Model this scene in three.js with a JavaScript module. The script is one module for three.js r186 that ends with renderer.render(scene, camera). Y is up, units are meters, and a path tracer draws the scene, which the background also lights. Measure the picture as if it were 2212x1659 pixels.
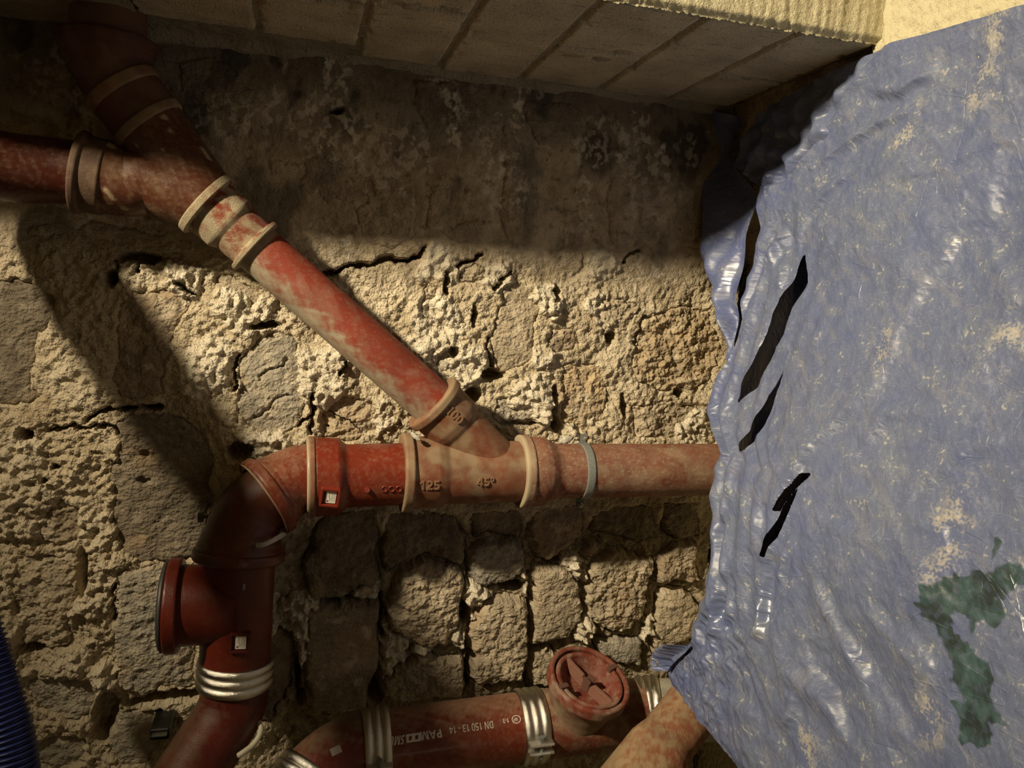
import * as THREE from 'three';
import { FontLoader } from 'three/addons/loaders/FontLoader.js';
import { TextGeometry } from 'three/addons/geometries/TextGeometry.js';
import { RoundedBoxGeometry } from 'three/addons/geometries/RoundedBoxGeometry.js';
import { mergeGeometries, mergeVertices } from 'three/addons/utils/BufferGeometryUtils.js';
import { RectAreaLightUniformsLib } from 'three/addons/lights/RectAreaLightUniformsLib.js';

// ---------------------------------------------------------------- camera, light, exposure
const scene = new THREE.Scene();
scene.background = new THREE.Color(0x000000);
const camera = new THREE.PerspectiveCamera(53.07, 2212 / 1659, 0.05, 30);
camera.position.set(0, 1.5, 1.95);
camera.quaternion.setFromRotationMatrix(new THREE.Matrix4().makeBasis(
  new THREE.Vector3(0.9634, 0.0528, 0.2628), new THREE.Vector3(-0.0214, 0.9924, -0.121), new THREE.Vector3(-0.2672, 0.111, 0.9572)));
scene.add(camera);
const renderer = new THREE.WebGLRenderer({ antialias: true });
renderer.toneMapping = THREE.LinearToneMapping;
renderer.toneMappingExposure = 1.0;
renderer.shadowMap.enabled = true;
RectAreaLightUniformsLib.init();
const LAMP = { pos: [-1.85, 2.83, 1.58], aim: [1.1, 1.35, 0.25], w: 0.2, h: 0.2, candela: 68, half: 0.68, soft: 1, radius: 4.5, color: [1, 0.85, 0.6] };
const FILL = { pos: [0.75, 0.3, 3.2], aim: [0.4, 2.0, 0.1], w: 0.6, h: 0.12, power: 4, color: [1, 0.86, 0.64] };
// room extents: wall with the pipes at z = 0
const RX = 1.22, LX = -2.75, FY = -0.55, CY = 3.95, FZ = 3.35, SOFFIT = 2.044, SD = 0.588;

// ---------------------------------------------------------------- noise and helpers
const rnd = (s => () => { s = (s + 0x6d2b79f5) | 0; let t = Math.imul(s ^ (s >>> 15), 1 | s); t = (t + Math.imul(t ^ (t >>> 7), 61 | t)) ^ t; return ((t ^ (t >>> 14)) >>> 0) / 4294967296; })(7);
const PM = new Uint8Array(512); { const p = []; for (let i = 0; i < 256; i++) p.push(i); for (let i = 255; i > 0; i--) { const j = Math.floor(rnd() * (i + 1)); [p[i], p[j]] = [p[j], p[i]]; } for (let i = 0; i < 512; i++) PM[i] = p[i & 255]; }
const GX = new Float32Array(256), GY = new Float32Array(256); for (let i = 0; i < 256; i++) { GX[i] = Math.cos(i / 256 * 6.28318); GY[i] = Math.sin(i / 256 * 6.28318); }
function n2(x, y) {
  const xi = Math.floor(x), yi = Math.floor(y), fx = x - xi, fy = y - yi, X = xi & 255, Y = yi & 255;
  const u = fx * fx * fx * (fx * (fx * 6 - 15) + 10), v = fy * fy * fy * (fy * (fy * 6 - 15) + 10);
  const a = PM[PM[X] + Y], b = PM[PM[X + 1] + Y], c = PM[PM[X] + Y + 1], d = PM[PM[X + 1] + Y + 1];
  const p = GX[a] * fx + GY[a] * fy, q = GX[b] * (fx - 1) + GY[b] * fy, r = GX[c] * fx + GY[c] * (fy - 1), s = GX[d] * (fx - 1) + GY[d] * (fy - 1);
  return 1.5 * (p + u * (q - p) + v * (r + u * (s - r) - p - u * (q - p)));
}
function n3(x, y, z) { return 0.72 * (n2(x + z * 0.731, y - z * 0.317) + n2(y * 0.93 + 31.7 + x * 0.11, z - x * 0.41 + 7.3) + n2(z * 0.97 - 11.1, x + y * 0.37 + 3.3)); }
function f2(x, y, o) { let s = 0, a = 0.5; for (let i = 0; i < o; i++) { s += a * n2(x, y); x = x * 2.03 + 17.1; y = y * 2.01 - 9.3; a *= 0.5; } return s; }
function rid(x, y, o) { let s = 0, a = 0.5; for (let i = 0; i < o; i++) { s += a * (1 - Math.abs(n2(x, y)) * 2); x = x * 2.07 + 5.1; y = y * 2.03 + 13.3; a *= 0.5; } return s; }
const hash = (i, j) => PM[PM[i & 255] + (j & 255)] / 255;
function grain(x, y) { // rounded grains: 1 at a grain's centre, 0 between grains
  const xi = Math.floor(x), yi = Math.floor(y); let a = 9;
  for (let j = -1; j < 2; j++) for (let i = -1; i < 2; i++) { const dx = xi + i + hash(xi + i, yi + j) - x, dy = yi + j + hash(yi + j + 91, xi + i) - y, d = dx * dx + dy * dy; if (d < a) a = d; }
  return Math.max(0, 1 - a * 1.35);
}
const clamp = (x, a = 0, b = 1) => x < a ? a : x > b ? b : x;
const ss = (a, b, x) => { const t = clamp((x - a) / (b - a)); return t * t * (3 - 2 * t); };
const mix = (a, b, t) => a + (b - a) * t;
const mix3 = (a, b, t) => [a[0] + (b[0] - a[0]) * t, a[1] + (b[1] - a[1]) * t, a[2] + (b[2] - a[2]) * t];
const V = (a) => new THREE.Vector3(a[0], a[1], a[2]);
const toByte = (l) => Math.round(255 * clamp(l <= 0.0031308 ? l * 12.92 : 1.055 * Math.pow(l, 1 / 2.4) - 0.055));
const LUT = new Uint8Array(4097); for (let i = 0; i <= 4096; i++) LUT[i] = toByte(i / 4096);
const sb = (l) => LUT[(clamp(l) * 4096) | 0];
function dataTex(w, h, srgb, fn, three) { // fn(i, j, out) fills out[0..2], linear colour or height in 0..1
  const d = new Uint8Array(w * h * 4), o = [0, 0, 0];
  for (let j = 0, k = 0; j < h; j++) for (let i = 0; i < w; i++, k += 4) {
    fn(i, j, o);
    if (srgb) { d[k] = sb(o[0]); d[k + 1] = sb(o[1]); d[k + 2] = sb(o[2]); } else if (three) { d[k] = 255 * o[0]; d[k + 1] = 255 * o[1]; d[k + 2] = 255 * o[2]; } else { d[k] = d[k + 1] = d[k + 2] = 255 * clamp(o[0]); }
    d[k + 3] = 255;
  }
  const t = new THREE.DataTexture(d, w, h); t.magFilter = t.minFilter = THREE.LinearFilter; t.wrapS = t.wrapT = THREE.RepeatWrapping;
  if (srgb) t.colorSpace = THREE.SRGBColorSpace;
  t.needsUpdate = true; return t;
}
const used = {};
function numbered(n) { const k = used[n] = (used[n] ?? -1) + 1; return k ? n + '_' + String(k).padStart(3, '0') : n; }
function mesh(name, geo, mat, parent = scene) { const m = new THREE.Mesh(geo, mat); m.name = numbered(name); m.castShadow = m.receiveShadow = true; parent.add(m); return m; }
function thing(name, label, category, pos = [0, 0, 0], group) { const g = new THREE.Group(); g.name = numbered(name); g.userData = { label, category }; if (group) g.userData.group = group; g.position.set(...pos); scene.add(g); return g; }
function struct(name) { const g = new THREE.Group(); g.name = name; g.userData = { kind: 'structure' }; scene.add(g); return g; }
// grid of nu x nv points; f(i, j) gives [x, y, z, u, v]; keep(i, j) drops cells
function grid(nu, nv, f, keep, col) {
  const at = new Int32Array(nu * nv).fill(-1), pos = [], uv = [], cs = [], idx = [];
  const get = (i, j) => { const k = j * nu + i; if (at[k] < 0) { at[k] = pos.length / 3; const p = f(i, j); pos.push(p[0], p[1], p[2]); uv.push(p[3], p[4]); if (col) cs.push(...col(i, j, p)); } return at[k]; };
  for (let j = 0; j < nv - 1; j++) for (let i = 0; i < nu - 1; i++) {
    if (keep && !keep(i, j)) continue;
    const a = get(i, j), b = get(i + 1, j), c = get(i + 1, j + 1), d = get(i, j + 1);
    if ((i + j) & 1) idx.push(a, b, c, a, c, d); else idx.push(a, b, d, b, c, d);
  }
  const g = new THREE.BufferGeometry();
  g.setAttribute('position', new THREE.Float32BufferAttribute(pos, 3)); g.setAttribute('uv', new THREE.Float32BufferAttribute(uv, 2));
  if (col) g.setAttribute('color', new THREE.Float32BufferAttribute(cs, 3));
  g.setIndex(idx); g.computeVertexNormals(); return g;
}
const std = (o) => new THREE.MeshStandardMaterial(o);
const phys = (o) => new THREE.MeshPhysicalMaterial(o);

// ---------------------------------------------------------------- lamps
function floodlight(L, name, label) {
  const t = thing(name, label, 'lamp', L.pos), z = V(L.pos).sub(V(L.aim)).normalize();
  t.quaternion.setFromRotationMatrix(new THREE.Matrix4().lookAt(V(L.pos), V(L.aim), new THREE.Vector3(0, 1, 0)));
  const black = std({ color: 0x1c1c1c, roughness: 0.6 });
  const hs = new RoundedBoxGeometry(L.w + 0.05, L.h + 0.05, 0.05, 3, 0.01); hs.translate(0, 0, 0.028); mesh('housing', hs, black, t);
  const br = new THREE.TorusGeometry(L.w / 2 + 0.04, 0.008, 8, 24, Math.PI); br.rotateX(-Math.PI / 2); br.translate(0, 0, 0.03); mesh('bracket', br, black, t);
  const e = new THREE.PlaneGeometry(L.w, L.h); e.translate(0, 0, 0.0005); mesh('glowing_lens', e, std({ color: 0xffffff, emissive: new THREE.Color().setRGB(...L.color), emissiveIntensity: 3 }), t);
  if (L.candela) {
    const q = new THREE.SpotLight(new THREE.Color().setRGB(...L.color), L.candela, 0, L.half, L.soft, 2); q.position.copy(V(L.pos)).addScaledVector(z, -0.01); q.target.position.set(...L.aim); q.castShadow = true; q.shadow.radius = L.radius; q.shadow.mapSize.set(2048, 2048); scene.add(q, q.target); return;
  }
  const l = new THREE.RectAreaLight(new THREE.Color().setRGB(...L.color), L.power, L.w, L.h); l.position.set(0, 0, -0.004); t.add(l);
}
floodlight(LAMP, 'floodlight', 'black floodlight high on the left of the cellar, aimed at the stone wall');
floodlight(FILL, 'added_fill_lamp', 'added unseen fill lamp near the floor behind the viewer, turned up at the soffit');  // fill light added out of view to brighten the soffit and upper wall

// ---------------------------------------------------------------- stone wall: layout in metres on the wall plane
const X0 = -0.9, Y0 = -0.5, TX = 0.00125, RW = 1680, RH = 2048, NT = RW * RH;
const stones = [];
const TONE = { tan: [0.37, 0.30, 0.205], grey: [0.31, 0.275, 0.215], brown: [0.27, 0.205, 0.135], dark: [0.17, 0.135, 0.092], ochre: [0.40, 0.30, 0.18], pale: [0.47, 0.40, 0.29] };
// p: how far it stands out, b: how rounded, t: tilt, r: roughness of its face, lay: direction of its layers
const S = (tone, poly, o = {}) => stones.push({ tone, poly, p: 0, b: 0.01, t: [0, 0], r: 1, lay: 0.2, e: 0.01, ...o });
// lower right: dry joints
S('tan', [.236,.676,.244,.739,.274,.779,.33,.797,.394,.787,.436,.757,.452,.724,.447,.673,.435,.626,.43,.593,.408,.557,.381,.544,.359,.539,.322,.549,.272,.59,.242,.629], { p: 0.008, b: 0.022, r: 1.3 });
S('grey', [.453,.803,.458,.836,.51,.852,.571,.846,.601,.826,.615,.797,.62,.758,.601,.731,.55,.709,.517,.706,.482,.713,.46,.747], { p: 0.0, b: 0.012, t: [0, 0.08] });
S('dark', [.441,.933,.505,.945,.59,.939,.609,.887,.602,.845,.566,.853,.509,.862,.457,.845,.444,.878], { p: -0.004 });
S('brown', [.618,.938,.695,.948,.759,.944,.777,.896,.77,.844,.728,.804,.671,.783,.636,.796,.618,.868], { p: 0.004, b: 0.008 });
S('tan', [.512,.681,.556,.689,.609,.682,.63,.657,.632,.604,.636,.506,.632,.425,.57,.433,.513,.421,.476,.446,.469,.543,.459,.606,.476,.645], { p: 0.006, b: 0.018, r: 1.2, t: [0.03, 0.02] });
S('tan', [.639,.767,.671,.773,.721,.764,.757,.737,.782,.702,.793,.653,.792,.593,.764,.556,.721,.534,.653,.528,.641,.54,.64,.652], { p: 0.004, b: 0.014, t: [0.02, 0], r: 0.8 });
S('tan', [.795,.712,.801,.755,.834,.795,.884,.811,.958,.783,1.007,.769,1.001,.701,.989,.662,.987,.611,.963,.582,.944,.558,.907,.558,.845,.57,.804,.598,.796,.653], { p: 0.0, b: 0.01, r: 1.5 });
S('grey', [.842,.54,.914,.544,.994,.523,.998,.447,.959,.438,.905,.455,.851,.484], { p: -0.006, r: 0.6 });
S('tan', [1.026,.66,1.067,.679,1.122,.669,1.165,.621,1.18,.516,1.104,.504,1.017,.477,1.01,.528,1.021,.609], { p: -0.004 });
S('brown', [1.012,.771,1.072,.814,1.137,.811,1.159,.693,1.11,.688,1.06,.698,1.023,.693,1.008,.721], { p: 0.004, r: 1.4 });
S('dark', [.796,.91,.873,.952,.977,.945,1.003,.88,1.002,.826,.945,.818,.861,.841,.839,.861,.799,.857], { p: -0.002 });
S('dark', [1.002,.949,1.13,.952,1.147,.826,1.066,.824,1.016,.85], { p: 0 });
S('brown', [.781,.838,.83,.851,.841,.836,.823,.803,.795,.77,.776,.8], { p: 0, r: 0.7 });
S('brown', [.075,.687,.138,.687,.219,.684,.222,.584,.223,.491,.21,.464,.191,.424,.186,.392,.134,.39,.057,.4,.034,.462,.031,.598,.027,.679], { p: 0.008, b: 0.006, r: 0.45, lay: 0.05 });
S('tan', [.233,.467,.266,.497,.31,.512,.359,.535,.396,.522,.457,.514,.468,.432,.453,.394,.328,.395,.256,.397,.234,.42], { p: 0.002, b: 0.016, r: 1.3 });
S('tan', [.643,.518,.689,.519,.733,.499,.739,.403,.644,.412], { p: -0.01 });
S('dark', [.077,.95,.194,.952,.209,.88,.212,.79,.206,.723,.167,.734,.117,.691,.033,.696,.023,.794,.045,.907], { p: 0, b: 0.008, r: 0.8 });
S('dark', [.22,.947,.325,.94,.414,.929,.44,.869,.448,.794,.436,.762,.384,.794,.33,.804,.265,.786,.226,.758,.216,.858], { p: 0.002, b: 0.01 });
S('dark', [-.067,.614,-.027,.638,.003,.582,.008,.518,-.016,.452,-.055,.37,-.116,.376,-.115,.564], { p: -0.01 });
// lower left
S('grey', [-.411,.809,-.386,.82,-.334,.821,-.275,.819,-.229,.797,-.22,.616,-.227,.503,-.281,.498,-.312,.487,-.349,.478,-.376,.493,-.381,.5,-.409,.514,-.42,.588,-.42,.672,-.415,.747], { p: 0.012, b: 0.008, r: 0.9, t: [-0.05, 0] });
S('tan', [-.628,.847,-.591,.857,-.549,.864,-.507,.864,-.478,.853,-.483,.775,-.494,.739,-.491,.718,-.506,.678,-.497,.635,-.535,.613,-.587,.617,-.618,.66,-.634,.726,-.627,.782], { p: 0.006, b: 0.012, r: 1.6, lay: 0.15 });
S('grey', [-.613,.557,-.553,.565,-.456,.56,-.449,.505,-.457,.463,-.494,.423,-.555,.434,-.589,.472,-.603,.523], { p: 0.0, b: 0.01, r: 1.1 });
S('grey', [-.409,.458,-.334,.455,-.292,.455,-.277,.424,-.315,.335,-.334,.293,-.41,.302,-.432,.348,-.443,.384], { p: 0, r: 0.7 });
S('brown', [-.568,.98,-.513,.987,-.468,.974,-.468,.909,-.486,.873,-.521,.869,-.566,.874,-.59,.909], { p: 0.004, r: 1.5 });
S('grey', [-.598,.401,-.544,.412,-.476,.392,-.462,.317,-.556,.302,-.605,.342], { p: -0.004 });
S('dark', [-.414,1.167,-.385,1.189,-.324,1.19,-.269,1.181,-.224,1.157,-.197,1.12,-.185,1.05,-.188,.975,-.199,.908,-.21,.849,-.26,.815,-.353,.817,-.411,.844,-.423,.939,-.42,1.06], { p: 0.004, b: 0.008, r: 0.8 });
// left and middle
S('brown', [-.409,1.451,-.353,1.481,-.292,1.491,-.234,1.471,-.221,1.449,-.266,1.396,-.277,1.34,-.295,1.3,-.288,1.26,-.291,1.224,-.335,1.215,-.392,1.21,-.424,1.221,-.425,1.277,-.409,1.336,-.418,1.405], { p: 0.004, b: 0.01, r: 0.9, lay: 0.6 });
S('grey', [-.143,1.345,-.113,1.37,-.075,1.387,-.02,1.393,.004,1.37,.013,1.309,.03,1.259,.024,1.217,.016,1.167,-.007,1.136,-.07,1.115,-.117,1.157,-.141,1.19,-.153,1.243,-.146,1.304], { p: 0.006, b: 0.008, r: 0.8, lay: 0.65, tilt: 1 });
S('dark', [-.679,1.478,-.608,1.492,-.562,1.481,-.532,1.456,-.519,1.434,-.526,1.385,-.553,1.361,-.565,1.308,-.567,1.266,-.562,1.224,-.569,1.199,-.613,1.188,-.685,1.191], { p: 0.002, r: 0.7 });
S('tan', [-.214,1.506,-.183,1.529,-.134,1.52,-.092,1.491,-.06,1.461,-.099,1.442,-.152,1.444,-.193,1.461], { p: 0.0, r: 0.6 });
S('ochre', [.042,1.201,.072,1.218,.121,1.223,.171,1.202,.173,1.129,.124,1.115,.058,1.12], { p: 0, r: 1.3 });
S('grey', [-.397,1.54,-.37,1.54,-.358,1.53,-.365,1.515,-.395,1.522], { p: 0.012, b: 0.012, r: 0.5 });
S('grey', [-.355,1.529,-.335,1.536,-.313,1.528,-.317,1.509,-.338,1.503,-.36,1.511], { p: 0.012, b: 0.014, r: 0.5 });
S('grey', [-.324,1.506,-.305,1.52,-.288,1.515,-.299,1.495,-.321,1.494], { p: 0.01, b: 0.012, r: 0.5 });
S('tan', [-.321,1.567,-.267,1.574,-.252,1.537,-.296,1.528,-.321,1.54], { p: 0.004 });
S('tan', [.509,1.548,.561,1.557,.598,1.534,.611,1.481,.61,1.421,.618,1.371,.61,1.331,.548,1.318,.504,1.298,.481,1.327,.472,1.396,.481,1.45,.503,1.486,.479,1.518], { p: 0.004, b: 0.012, r: 0.8 });
S('brown', [.64,1.432,.693,1.444,.732,1.43,.735,1.386,.699,1.354,.657,1.336,.63,1.362,.624,1.402], { p: 0.0, r: 1.1 });
S('tan', [.375,1.565,.428,1.59,.468,1.588,.47,1.537,.431,1.521,.382,1.523], { p: 0.004, r: 1.2 });
S('tan', [.313,1.538,.353,1.521,.355,1.459,.387,1.412,.349,1.372,.29,1.389,.273,1.465], { p: 0.0, r: 1.4 });
S('ochre', [.91,1.475,.993,1.507,1.116,1.505,1.162,1.401,1.135,1.303,1.079,1.258,.974,1.255,.891,1.287,.865,1.338,.882,1.411], { p: 0.006, b: 0.008, r: 1.7 });
S('tan', [.873,1.228,.975,1.241,1.081,1.237,1.166,1.222,1.189,1.112,1.055,1.117,.904,1.122], { p: 0.0, r: 1.5 });
S('grey', [.496,1.238,.552,1.254,.626,1.24,.651,1.179,.594,1.148,.526,1.152,.488,1.187], { p: -0.002, r: 1.1 });
S('ochre', [.673,1.333,.737,1.355,.799,1.326,.837,1.254,.82,1.18,.757,1.138,.684,1.158,.668,1.251], { p: 0.0, r: 1.3 });
S('tan', [.752,1.523,.828,1.537,.903,1.495,.858,1.421,.793,1.408,.746,1.462], { p: 0.004, r: 1.6 });
S('tan', [.052,1.23,.088,1.25,.153,1.237,.216,1.199,.209,1.136,.119,1.126,.05,1.145], { p: 0.0, r: 1.2 });
S('grey', [.32,1.361,.379,1.373,.461,1.317,.443,1.277,.393,1.28,.342,1.304], { p: 0, r: 1.1 });
// upper band, flush in old plaster
const U = { p: 0.001, b: 0.003, r: 0.45, e: 0.02, flush: 1 };
S('dark', [.244,2.029,.346,2.046,.453,2.043,.464,1.951,.438,1.923,.383,1.893,.328,1.883,.282,1.89,.242,1.95], U);
S('brown', [.469,1.984,.51,1.964,.543,1.918,.565,1.853,.569,1.752,.571,1.637,.497,1.627,.475,1.702,.482,1.829], U);
S('brown', [.639,1.754,.718,1.758,.737,1.701,.739,1.591,.695,1.544,.648,1.585], U);
S('brown', [.765,1.907,.82,1.938,.907,1.943,.942,1.872,.959,1.668,.863,1.625,.788,1.643,.765,1.768], U);
S('dark', [.525,2.015,.7,2.027,.707,1.927,.637,1.873,.573,1.879,.528,1.958], U);
S('dark', [-.287,2.003,-.202,2.025,-.099,1.964,-.098,1.919,-.201,1.877,-.279,1.905], U);
S('tan', [.287,1.778,.367,1.777,.379,1.695,.461,1.718,.47,1.634,.378,1.623,.296,1.639], U);
S('tan', [.109,1.698,.18,1.768,.274,1.772,.288,1.634,.231,1.593,.124,1.602], U);
S('brown', [-.011,1.813,.118,1.822,.159,1.774,.149,1.709,.05,1.697,-.021,1.722], U);
S('brown', [-.613,1.957,-.497,1.976,-.474,1.897,-.465,1.826,-.538,1.797,-.622,1.809], U);
S('dark', [-.592,1.623,-.439,1.635,-.292,1.627,-.289,1.582,-.426,1.565,-.541,1.561,-.606,1.571], U);
S('brown', [.95,1.837,1.075,1.858,1.093,1.659,.981,1.642], U);
// pale pads of loose mortar (x, y, radius, height) and dark hollows, in metres
const pads = [], holes = [], cracks = [];
const PAD = (p, r, h = 0.03) => pads.push([p[0], p[1], r, h]);
for (const [p, r, h] of [[[.264,.567], 0.045, 0.045], [[.251,.536], 0.04, 0.04], [[.431,.565], 0.038, 0.045], [[.341,.529], 0.03, 0.05], [[.476,.699], 0.035, 0.04], [[.619,.713], 0.022, 0.05], [[.767,.747], 0.04, 0.045], [[.736,.768], 0.025, 0.04], [[.805,.558], 0.042, 0.05], [[.244,.504], 0.03, 0.03], [[1.007,.569], 0.03, 0.04], [[.994,.53], 0.012, 0.05], [[1.066,.759], 0.03, 0.035], [[.185,.706], 0.035, 0.03], [[.46,.634], 0.014, 0.04],
  [[.031,.687], 0.045, 0.06], [[.033,.62], 0.042, 0.07], [[.034,.571], 0.026, 0.06], [[-.042,.648], 0.03, 0.06], [[-.047,.692], 0.02, 0.05],
  [[-.447,.897], 0.05, 0.02], [[-.44,.806], 0.04, 0.02], [[-.455,.733], 0.05, 0.025], [[-.636,.973], 0.07, 0.02], [[-.61,.933], 0.06, 0.02], [[-.647,.767], 0.04, 0.02], [[-.642,.646], 0.05, 0.02], [[-.438,.547], 0.03, 0.03], [[-.517,.583], 0.05, 0.015], [[-.446,.513], 0.02, 0.03],
  [[-.152,1.432], 0.06, 0.022], [[-.091,1.427], 0.05, 0.022], [[-.206,1.302], 0.075, 0.02], [[-.256,1.49], 0.05, 0.02], [[-.384,1.51], 0.05, 0.012], [[.046,1.289], 0.07, 0.02], [[.071,1.243], 0.05, 0.02], [[.101,1.336], 0.05, 0.018], [[-.078,1.103], 0.05, 0.03], [[-.608,1.088], 0.07, 0.02], [[-.599,.991], 0.08, 0.02], [[-.482,1.371], 0.09, 0.012], [[-.501,1.503], 0.09, 0.012], [[-.483,1.256], 0.08, 0.012],
  [[.337,1.42], 0.08, 0.018], [[.282,1.35], 0.06, 0.016], [[.411,1.325], 0.06, 0.02], [[.626,1.502], 0.05, 0.026], [[.638,1.472], 0.03, 0.03], [[.6,1.24], 0.06, 0.024], [[.623,1.199], 0.045, 0.026], [[.625,1.341], 0.03, 0.02], [[.772,1.479], 0.05, 0.02], [[.751,1.216], 0.05, 0.016], [[1.087,1.161], 0.05, 0.022], [[.113,1.354], 0.05, 0.02], [[.202,1.184], 0.04, 0.02], [[.331,1.577], 0.05, 0.014], [[.49,1.553], 0.05, 0.014], [[.719,1.133], 0.03, 0.02], [[.779,1.6], 0.05, 0.01],
]) PAD(p, r, h);
const HOLE = (p, rx, ry, d = 0.12) => holes.push([p[0], p[1], rx, ry, d]);
for (const [p, rx, ry] of [[[.213,.441], 0.026, 0.045], [[.221,.473], 0.012, 0.03], [[.579,.707], 0.026, 0.012], [[.69,.782], 0.024, 0.009], [[.223,.653], 0.006, 0.05], [[.243,.641], 0.006, 0.004], [[.631,.681], 0.008, 0.06], [[.47,.476], 0.008, 0.05], [[.638,.466], 0.006, 0.05], [[.446,.644], 0.012, 0.03], [[.227,.602], 0.012, 0.01], [[.305,.543], 0.012, 0.008], [[.455,.544], 0.01, 0.03],
  [[-.338,1.197], 0.026, 0.009], [[-.385,1.194], 0.02, 0.006], [[-.346,1.089], 0.010, 0.010], [[-.345,1.027], 0.014, 0.010], [[-.53,1.057], 0.006, 0.006], [[-.551,1.031], 0.006, 0.006], [[-.353,1.546], 0.04, 0.011], [[-.416,1.496], 0.015, 0.02], [[-.083,1.403], 0.03, 0.008], [[-.136,1.095], 0.03, 0.02], [[-.597,1.135], 0.02, 0.012],
  [[-.431,.448], 0.028, 0.055], [[-.446,.402], 0.02, 0.03], [[-.338,.467], 0.045, 0.010], [[-.266,.482], 0.05, 0.014], [[.014,.509], 0.008, 0.05], [[.024,.435], 0.012, 0.02], [[-.587,.629], 0.03, 0.012], [[-.48,.808], 0.012, 0.05],
  [[.488,1.298], 0.03, 0.018], [[.44,1.242], 0.02, 0.02], [[.661,1.23], 0.008, 0.04], [[.665,1.174], 0.012, 0.02], [[.434,1.453], 0.006, 0.03], [[.357,1.531], 0.005, 0.03], [[.815,1.409], 0.016, 0.014], [[.657,1.518], 0.008, 0.02], [[.385,1.354], 0.012, 0.012], [[1.032,1.258], 0.02, 0.012], [[.868,1.223], 0.006, 0.03], [[.577,1.168], 0.05, 0.008],
  [[.073,1.922], 0.012, 0.006]]) HOLE(p, rx, ry);
const CR = (w, p) => cracks.push([w, p]);
CR(0.007, [.054,1.528,.081,1.531,.107,1.547,.157,1.561,.203,1.58,.245,1.581,.278,1.587,.291,1.609]); CR(0.005, [.375,1.57,.389,1.585,.428,1.592,.451,1.613]); CR(0.005, [.476,1.523,.5,1.546,.529,1.567]); CR(0.005, [.883,1.396,.892,1.427,.906,1.459,.939,1.466]); CR(0.004, [.477,1.396,.469,1.356,.481,1.327]); CR(0.004, [.839,1.604,.848,1.629,.875,1.641]);
CR(0.006, [.04,1.251,.036,1.201,.037,1.15]); CR(0.004, [-.088,1.281,-.058,1.302,-.027,1.32]); CR(0.004, [-.095,1.182,-.056,1.216,-.017,1.233]); CR(0.004, [0,1.158,.028,1.188]); CR(0.004, [-.143,1.337,-.15,1.284,-.153,1.247]); CR(0.005, [-.473,1.167,-.428,1.195,-.399,1.199]); CR(0.004, [-.399,1.136,-.428,1.155,-.546,1.147]); CR(0.004, [.098,1.286,.11,1.311]); CR(0.003, [-.398,1.543,-.398,1.52]); CR(0.004, [-.36,1.538,-.363,1.515]); CR(0.004, [-.281,1.493,-.234,1.474]);
CR(0.004, [-.415,.772,-.416,.68]); CR(0.005, [.075,.689,.216,.689]); CR(0.004, [.452,.813,.461,.719]);

// rasters: distance into a stone, which stone, pads, hollows
const D = new Float32Array(NT).fill(-1), ID = new Int16Array(NT).fill(-1), PD = new Float32Array(NT), HO = new Float32Array(NT), WX = new Float32Array(NT), WY = new Float32Array(NT);
for (let j = 0, k = 0; j < RH; j++) for (let i = 0; i < RW; i++, k++) {
  const x = X0 + i * TX, y = Y0 + j * TX;
  WX[k] = x + 0.012 * n2(x * 14 + 3, y * 14) + 0.006 * n2(x * 47, y * 47 + 9) + 0.0028 * n2(x * 130, y * 130 + 40);
  WY[k] = y + 0.012 * n2(x * 14 + 70, y * 14) + 0.006 * n2(x * 47 + 50, y * 47) + 0.0028 * n2(x * 130 + 20, y * 130);
}
function polyDist(p, x, y) {
  let d = 1e9, inside = false;
  for (let i = 0, n = p.length / 2, j = n - 1; i < n; j = i++) {
    const ax = p[2 * j], ay = p[2 * j + 1], bx = p[2 * i], by = p[2 * i + 1], ex = bx - ax, ey = by - ay, wx = x - ax, wy = y - ay, t = clamp((wx * ex + wy * ey) / (ex * ex + ey * ey));
    const qx = wx - ex * t, qy = wy - ey * t; d = Math.min(d, qx * qx + qy * qy);
    if ((ay > y) !== (by > y) && x < ax + (y - ay) * ex / ey) inside = !inside;
  }
  d = Math.sqrt(d); return inside ? d : -d;
}
function span(x0, y0, x1, y1, fn) {
  const i0 = Math.max(0, Math.floor((x0 - X0) / TX)), i1 = Math.min(RW - 1, Math.ceil((x1 - X0) / TX)), j0 = Math.max(0, Math.floor((y0 - Y0) / TX)), j1 = Math.min(RH - 1, Math.ceil((y1 - Y0) / TX));
  for (let j = j0; j <= j1; j++) for (let i = i0; i <= i1; i++) fn(j * RW + i, X0 + i * TX, Y0 + j * TX, i, j);
  return [i0, j0, i1, j1];
}
function ends(p, m) { let a = 9, b = 9, c = -9, d = -9; for (let i = 0; i < p.length; i += 2) { a = Math.min(a, p[i]); c = Math.max(c, p[i]); b = Math.min(b, p[i + 1]); d = Math.max(d, p[i + 1]); } return [a - m, b - m, c + m, d + m]; }
stones.forEach((s, n) => {
  const [a, b, c, d] = ends(s.poly, 0.03); s.cx = (a + c) / 2; s.cy = (b + d) / 2; s.seed = n * 13.7;
  s.box = span(a, b, c, d, (k) => { const v = polyDist(s.poly, WX[k], WY[k]); if (v > D[k]) { D[k] = v; ID[k] = n; } });
});
for (const [x, y, r, h] of pads) span(x - 2 * r, y - 2 * r, x + 2 * r, y + 2 * r, (k, u, v) => { const e = 2.2 * (WX[k] - u), g = 2.2 * (WY[k] - v), q = Math.hypot(u + e - x, v + g - y) / r; const t = h * ss(1.25, 0.45, q); if (t > PD[k]) PD[k] = t; });
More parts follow.
